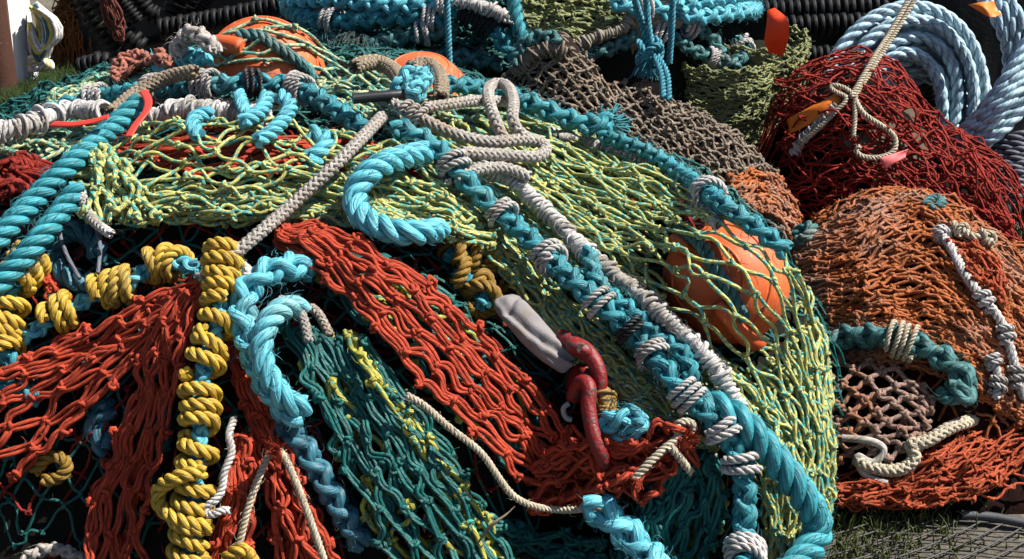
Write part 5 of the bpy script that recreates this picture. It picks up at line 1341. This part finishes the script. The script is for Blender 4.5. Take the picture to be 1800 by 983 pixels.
for i in range(26):
    a = np.array([(175 + rng.uniform(-8, 22), -20 + rng.uniform(-8, 8)), (195 + rng.uniform(-14, 22), 25 + rng.uniform(-8, 8)), (208 + rng.uniform(-10, 10), 58 + rng.uniform(-8, 8)), (216 + rng.uniform(-3, 3), 70 + rng.uniform(-6, 6))])
    tubes(mb, crom(np.array([at(x, y, 5.75 + rng.uniform(-.03, .03)) for x, y in a]), 24), .004, 5, rng.random(1))
mb.build('strands', fibre_mat('rust red twine', (.18, .045, .03), rough=.9), rt)

# ------------------------------------------------------------------ posts, hanging ropes, rusty net at the left
def box_mb(mb, c, sx, sy, sz, rot=0.0):
    X = np.array([[i, j, k] for i in (-.5, .5) for j in (-.5, .5) for k in (-.5, .5)]) * [sx, sy, sz]
    R_ = np.array([[math.cos(rot), -math.sin(rot), 0], [math.sin(rot), math.cos(rot), 0], [0, 0, 1]])
    V = X @ R_.T + c
    F = [[0, 1, 3, 2], [4, 6, 7, 5], [0, 4, 5, 1], [2, 3, 7, 6], [0, 2, 6, 4], [1, 5, 7, 3]]
    mb.add(V, F, np.zeros((6, 4, 2)), .5)
def gpt(px, py):
    return pt(px, py, 'G', 0)
bpz = gpt(4, 176)
mb = MB()
tt = np.linspace(-.1, 2.2, 30)
tubes(mb, np.stack([np.full(30, bpz[0]), np.full(30, bpz[1]), tt], 1), .078, 20, .4, cap=True)
tag(mb.build('steel_post', BPOST), 'brown rusty round steel post at the left edge', 'post')
wp = gpt(38, 162)
def ragged_post():
    # square timber with a flared, chipped foot
    hs = np.linspace(-.05, 2.2, 46); V = []
    for h in hs:
        fl = max(0, 1 - h / .45)
        wl, wr = .065 + .04 * fl + rng.uniform(-.003, .003), .050 + .012 * fl + rng.uniform(-.003, .003)
        for (x, y) in ((-wl, -.07), (wr * .25, -.10), (wr, -.02), (wr, .09), (-wl, .09)): V.append((wp[0] + x + h * .03, wp[1] + y, h))
    V = np.array(V); n = 5; id_ = np.arange(len(V)).reshape(-1, n); nx = np.roll(id_, -1, 1)
    F = np.stack([id_[:-1], nx[:-1], nx[1:], id_[1:]], -1).reshape(-1, 4)
    mb = MB(); mb.add(V, F, np.zeros((len(F), 4, 2)), .5); mb.add(V[-n:], [list(range(n))], np.zeros((1, n, 2)), .5)
    o = mb.build('white_post', WPOST, smooth=False); tag(o, 'chipped white painted post beside the brown one', 'post')
    return o
wpo = ragged_post()
hook = [at(66, 22, wp[1] - .12), at(48, 30, wp[1] - .14), at(54, 48, wp[1] - .12)]
hr = empty('hanging_rope_hank', 'white and yellow rope hank hanging behind the white post', 'rope hank')
WH2 = fibre_mat('white rope yarn', (.72, .71, .68), (.55, .54, .50), fibres=4, rough=.7)
YE2 = fibre_mat('yellow white yarn', (.65, .50, .08), (.50, .40, .10), fibres=4, rough=.6)
for i in range(22):
    top, bot = (58 + rng.uniform(-6, 10), 8 + rng.uniform(-4, 10)), (72 + rng.uniform(-10, 14), 92 + rng.uniform(-12, 14))
    mx = 82 + rng.uniform(-14, 26)
    y = wp[1] - .02 + rng.uniform(-.06, .06)
    P = crom(np.array([at(*top, y), at(mx * .93, 35, y), at(mx, 65, y), at(*bot, y), at(bot[0] - 12, bot[1] - 15, y), at(52, 40, y)]), 40)
    mb = MB(); tubes(mb, P, .010, 6, rng.random(1)); mb.build('strand', YE2 if i % 7 == 0 else (DIMB if i % 9 == 4 else WH2), hr)
for i in range(5):
    y = wp[1] - .06
    P = crom(np.array([at(50, 102 + i * 4, y), at(66 + i * 5, 100 + i * 2, y), at(80 + i * 3, 112 + i * 2, y - .02), at(66 + i * 3, 122, y), at(50, 120 + i, y)]), 30)
    mb = MB(); tubes(mb, P, .011, 6, rng.random(1)); mb.build('strand', YE2 if i % 2 else WH2, hr)
rn_ = empty('rusty_net_bundle', 'rust brown fine net bundle behind the hanging rope hank', 'fishing net')
HF['W'] = lambda x, y, l: dome(x, y, l, wp[0] + .20, wp[1] + .60, .17, .22, .40, 2.2, .5)
core('bundle', 'W', (wp[0] - .1, wp[0] + .8, wp[1], wp[1] + 1.0), .02, solid('rust bundle', (.11, .042, .013), .95, .1, .5, 40, 1.0, 60), rn_, rough=.01)
mb = MB()
for s_ in range(3):
    net_layer(mb, world_fn((wp[0], wp[0] + .40, wp[1] + .36, wp[1] + .86), 'W', .02), 22, 16, .0030, 'W', .02, .5, .02, 1.1, knots=1, k=4, seg=5, push=False, kn=9)
mb.build('mesh', RUST, rn_)

# ------------------------------------------------------------------ ground odds: wire mesh, pipe, grass
wm = empty('wire_mesh', 'grey wire mesh lying flat on the earth at the lower right', 'wire mesh')
mb = MB()
mu = np.linspace(0, 1, 26)
def bil(u, v):
    a, b, c, d = [np.array(q, float) for q in ((1490, 1000), (1560, 908), (1860, 925), (1860, 1040))]
    return (a * (1 - u) * (1 - v) + b * (1 - u) * v + c * u * v + d * u * (1 - v))
for k_ in range(8):
    q = np.array([bil(u, k_ / 7 + .012 * math.sin(u * 9 + k_)) for u in mu])
    P = project(q[:, 0], q[:, 1], .012, 'G'); tubes(mb, P, .0024, 5, rng.random(1))
for k_ in range(12):
    q = np.array([bil((k_ / 11 * 1.5 - .25) + (v - .5) * .5, v) for v in mu]); m_ = (q[:, 0] > 1490)
    P = project(q[:, 0], q[:, 1], .014, 'G'); tubes(mb, P, .0022, 5, rng.random(1))
mb.build('wires', WIRE, wm)
rope('grey_pipe', 'thin grey pipe lying on the earth at the lower right edge', 'pipe', [(1690, 905), (1740, 908), (1800, 920), (1850, 930)], 'G', .02, .011, solid('grey pipe plastic', (.06, .062, .068), .6), 'cord')
def grass(name, label, spots, n, hgt, col):
    """tapered bent blades"""
    mb = MB()
    C = np.array(spots); i = rng.integers(0, len(C), n)
    q = C[i, :2] + rng.normal(0, 1, (n, 2)) * C[i, 2:4]
    P = project(q[:, 0], q[:, 1], 0, 'G')
    h = hgt * rng.uniform(.4, 1.2, n); a = rng.uniform(0, 2 * PI, n); ln = rng.uniform(.1, .7, n)
    t = np.linspace(0, 1, 5)[None, :, None]
    D = np.stack([np.cos(a), np.sin(a), 0 * a], -1)
    Q = P[:, None] + D[:, None] * (h * ln)[:, None, None] * t ** 2 + np.array([0, 0, 1.0]) * h[:, None, None] * (t - .25 * t ** 2 * ln[:, None, None])
    tubes(mb, Q, np.broadcast_to(np.array([.0022, .0022, .0018, .0012, .0003]), (n, 5)), 3, rng.random(n))
    m = fibre_mat(name + ' blades', col, tuple(x * .5 for x in col), fibres=1, rough=.6, bump=.05, dirt=(.08, .07, .03), dirt_amt=.4)
    return tag(mb.build('grass', m), label, 'grass', kind='stuff')
grass('right grass', 'sparse short grass on the earth before the thin red netting', [(1480, 930, 50, 25), (1560, 900, 60, 18), (1500, 975, 60, 22), (1620, 950, 50, 25), (1530, 885, 60, 8), (1690, 890, 60, 12)], 750, .045, (.085, .11, .026))
grass('left grass', 'dense grass at the foot of the white post', [(30, 180, 40, 12), (75, 160, 28, 14), (95, 170, 30, 12), (60, 190, 60, 10)], 3500, .10, (.035, .075, .012))
grass('far grass', 'grass tuft right of the dark red heap', [(1775, 440, 25, 20), (1790, 470, 20, 15)], 700, .09, (.05, .075, .02))

# repeats of one kind share a group
_kin = {}
for o in SC.objects:
    if o.parent is None and o.get('category') and not o.get('kind'): _kin.setdefault(o.name.split('.')[0], []).append(o)
for k_, v_ in _kin.items():
    if len(v_) > 1:
        for o in v_:
            if not o.get('group'): o['group'] = k_.replace('_', ' ') + ('' if k_.endswith('s') else 's')
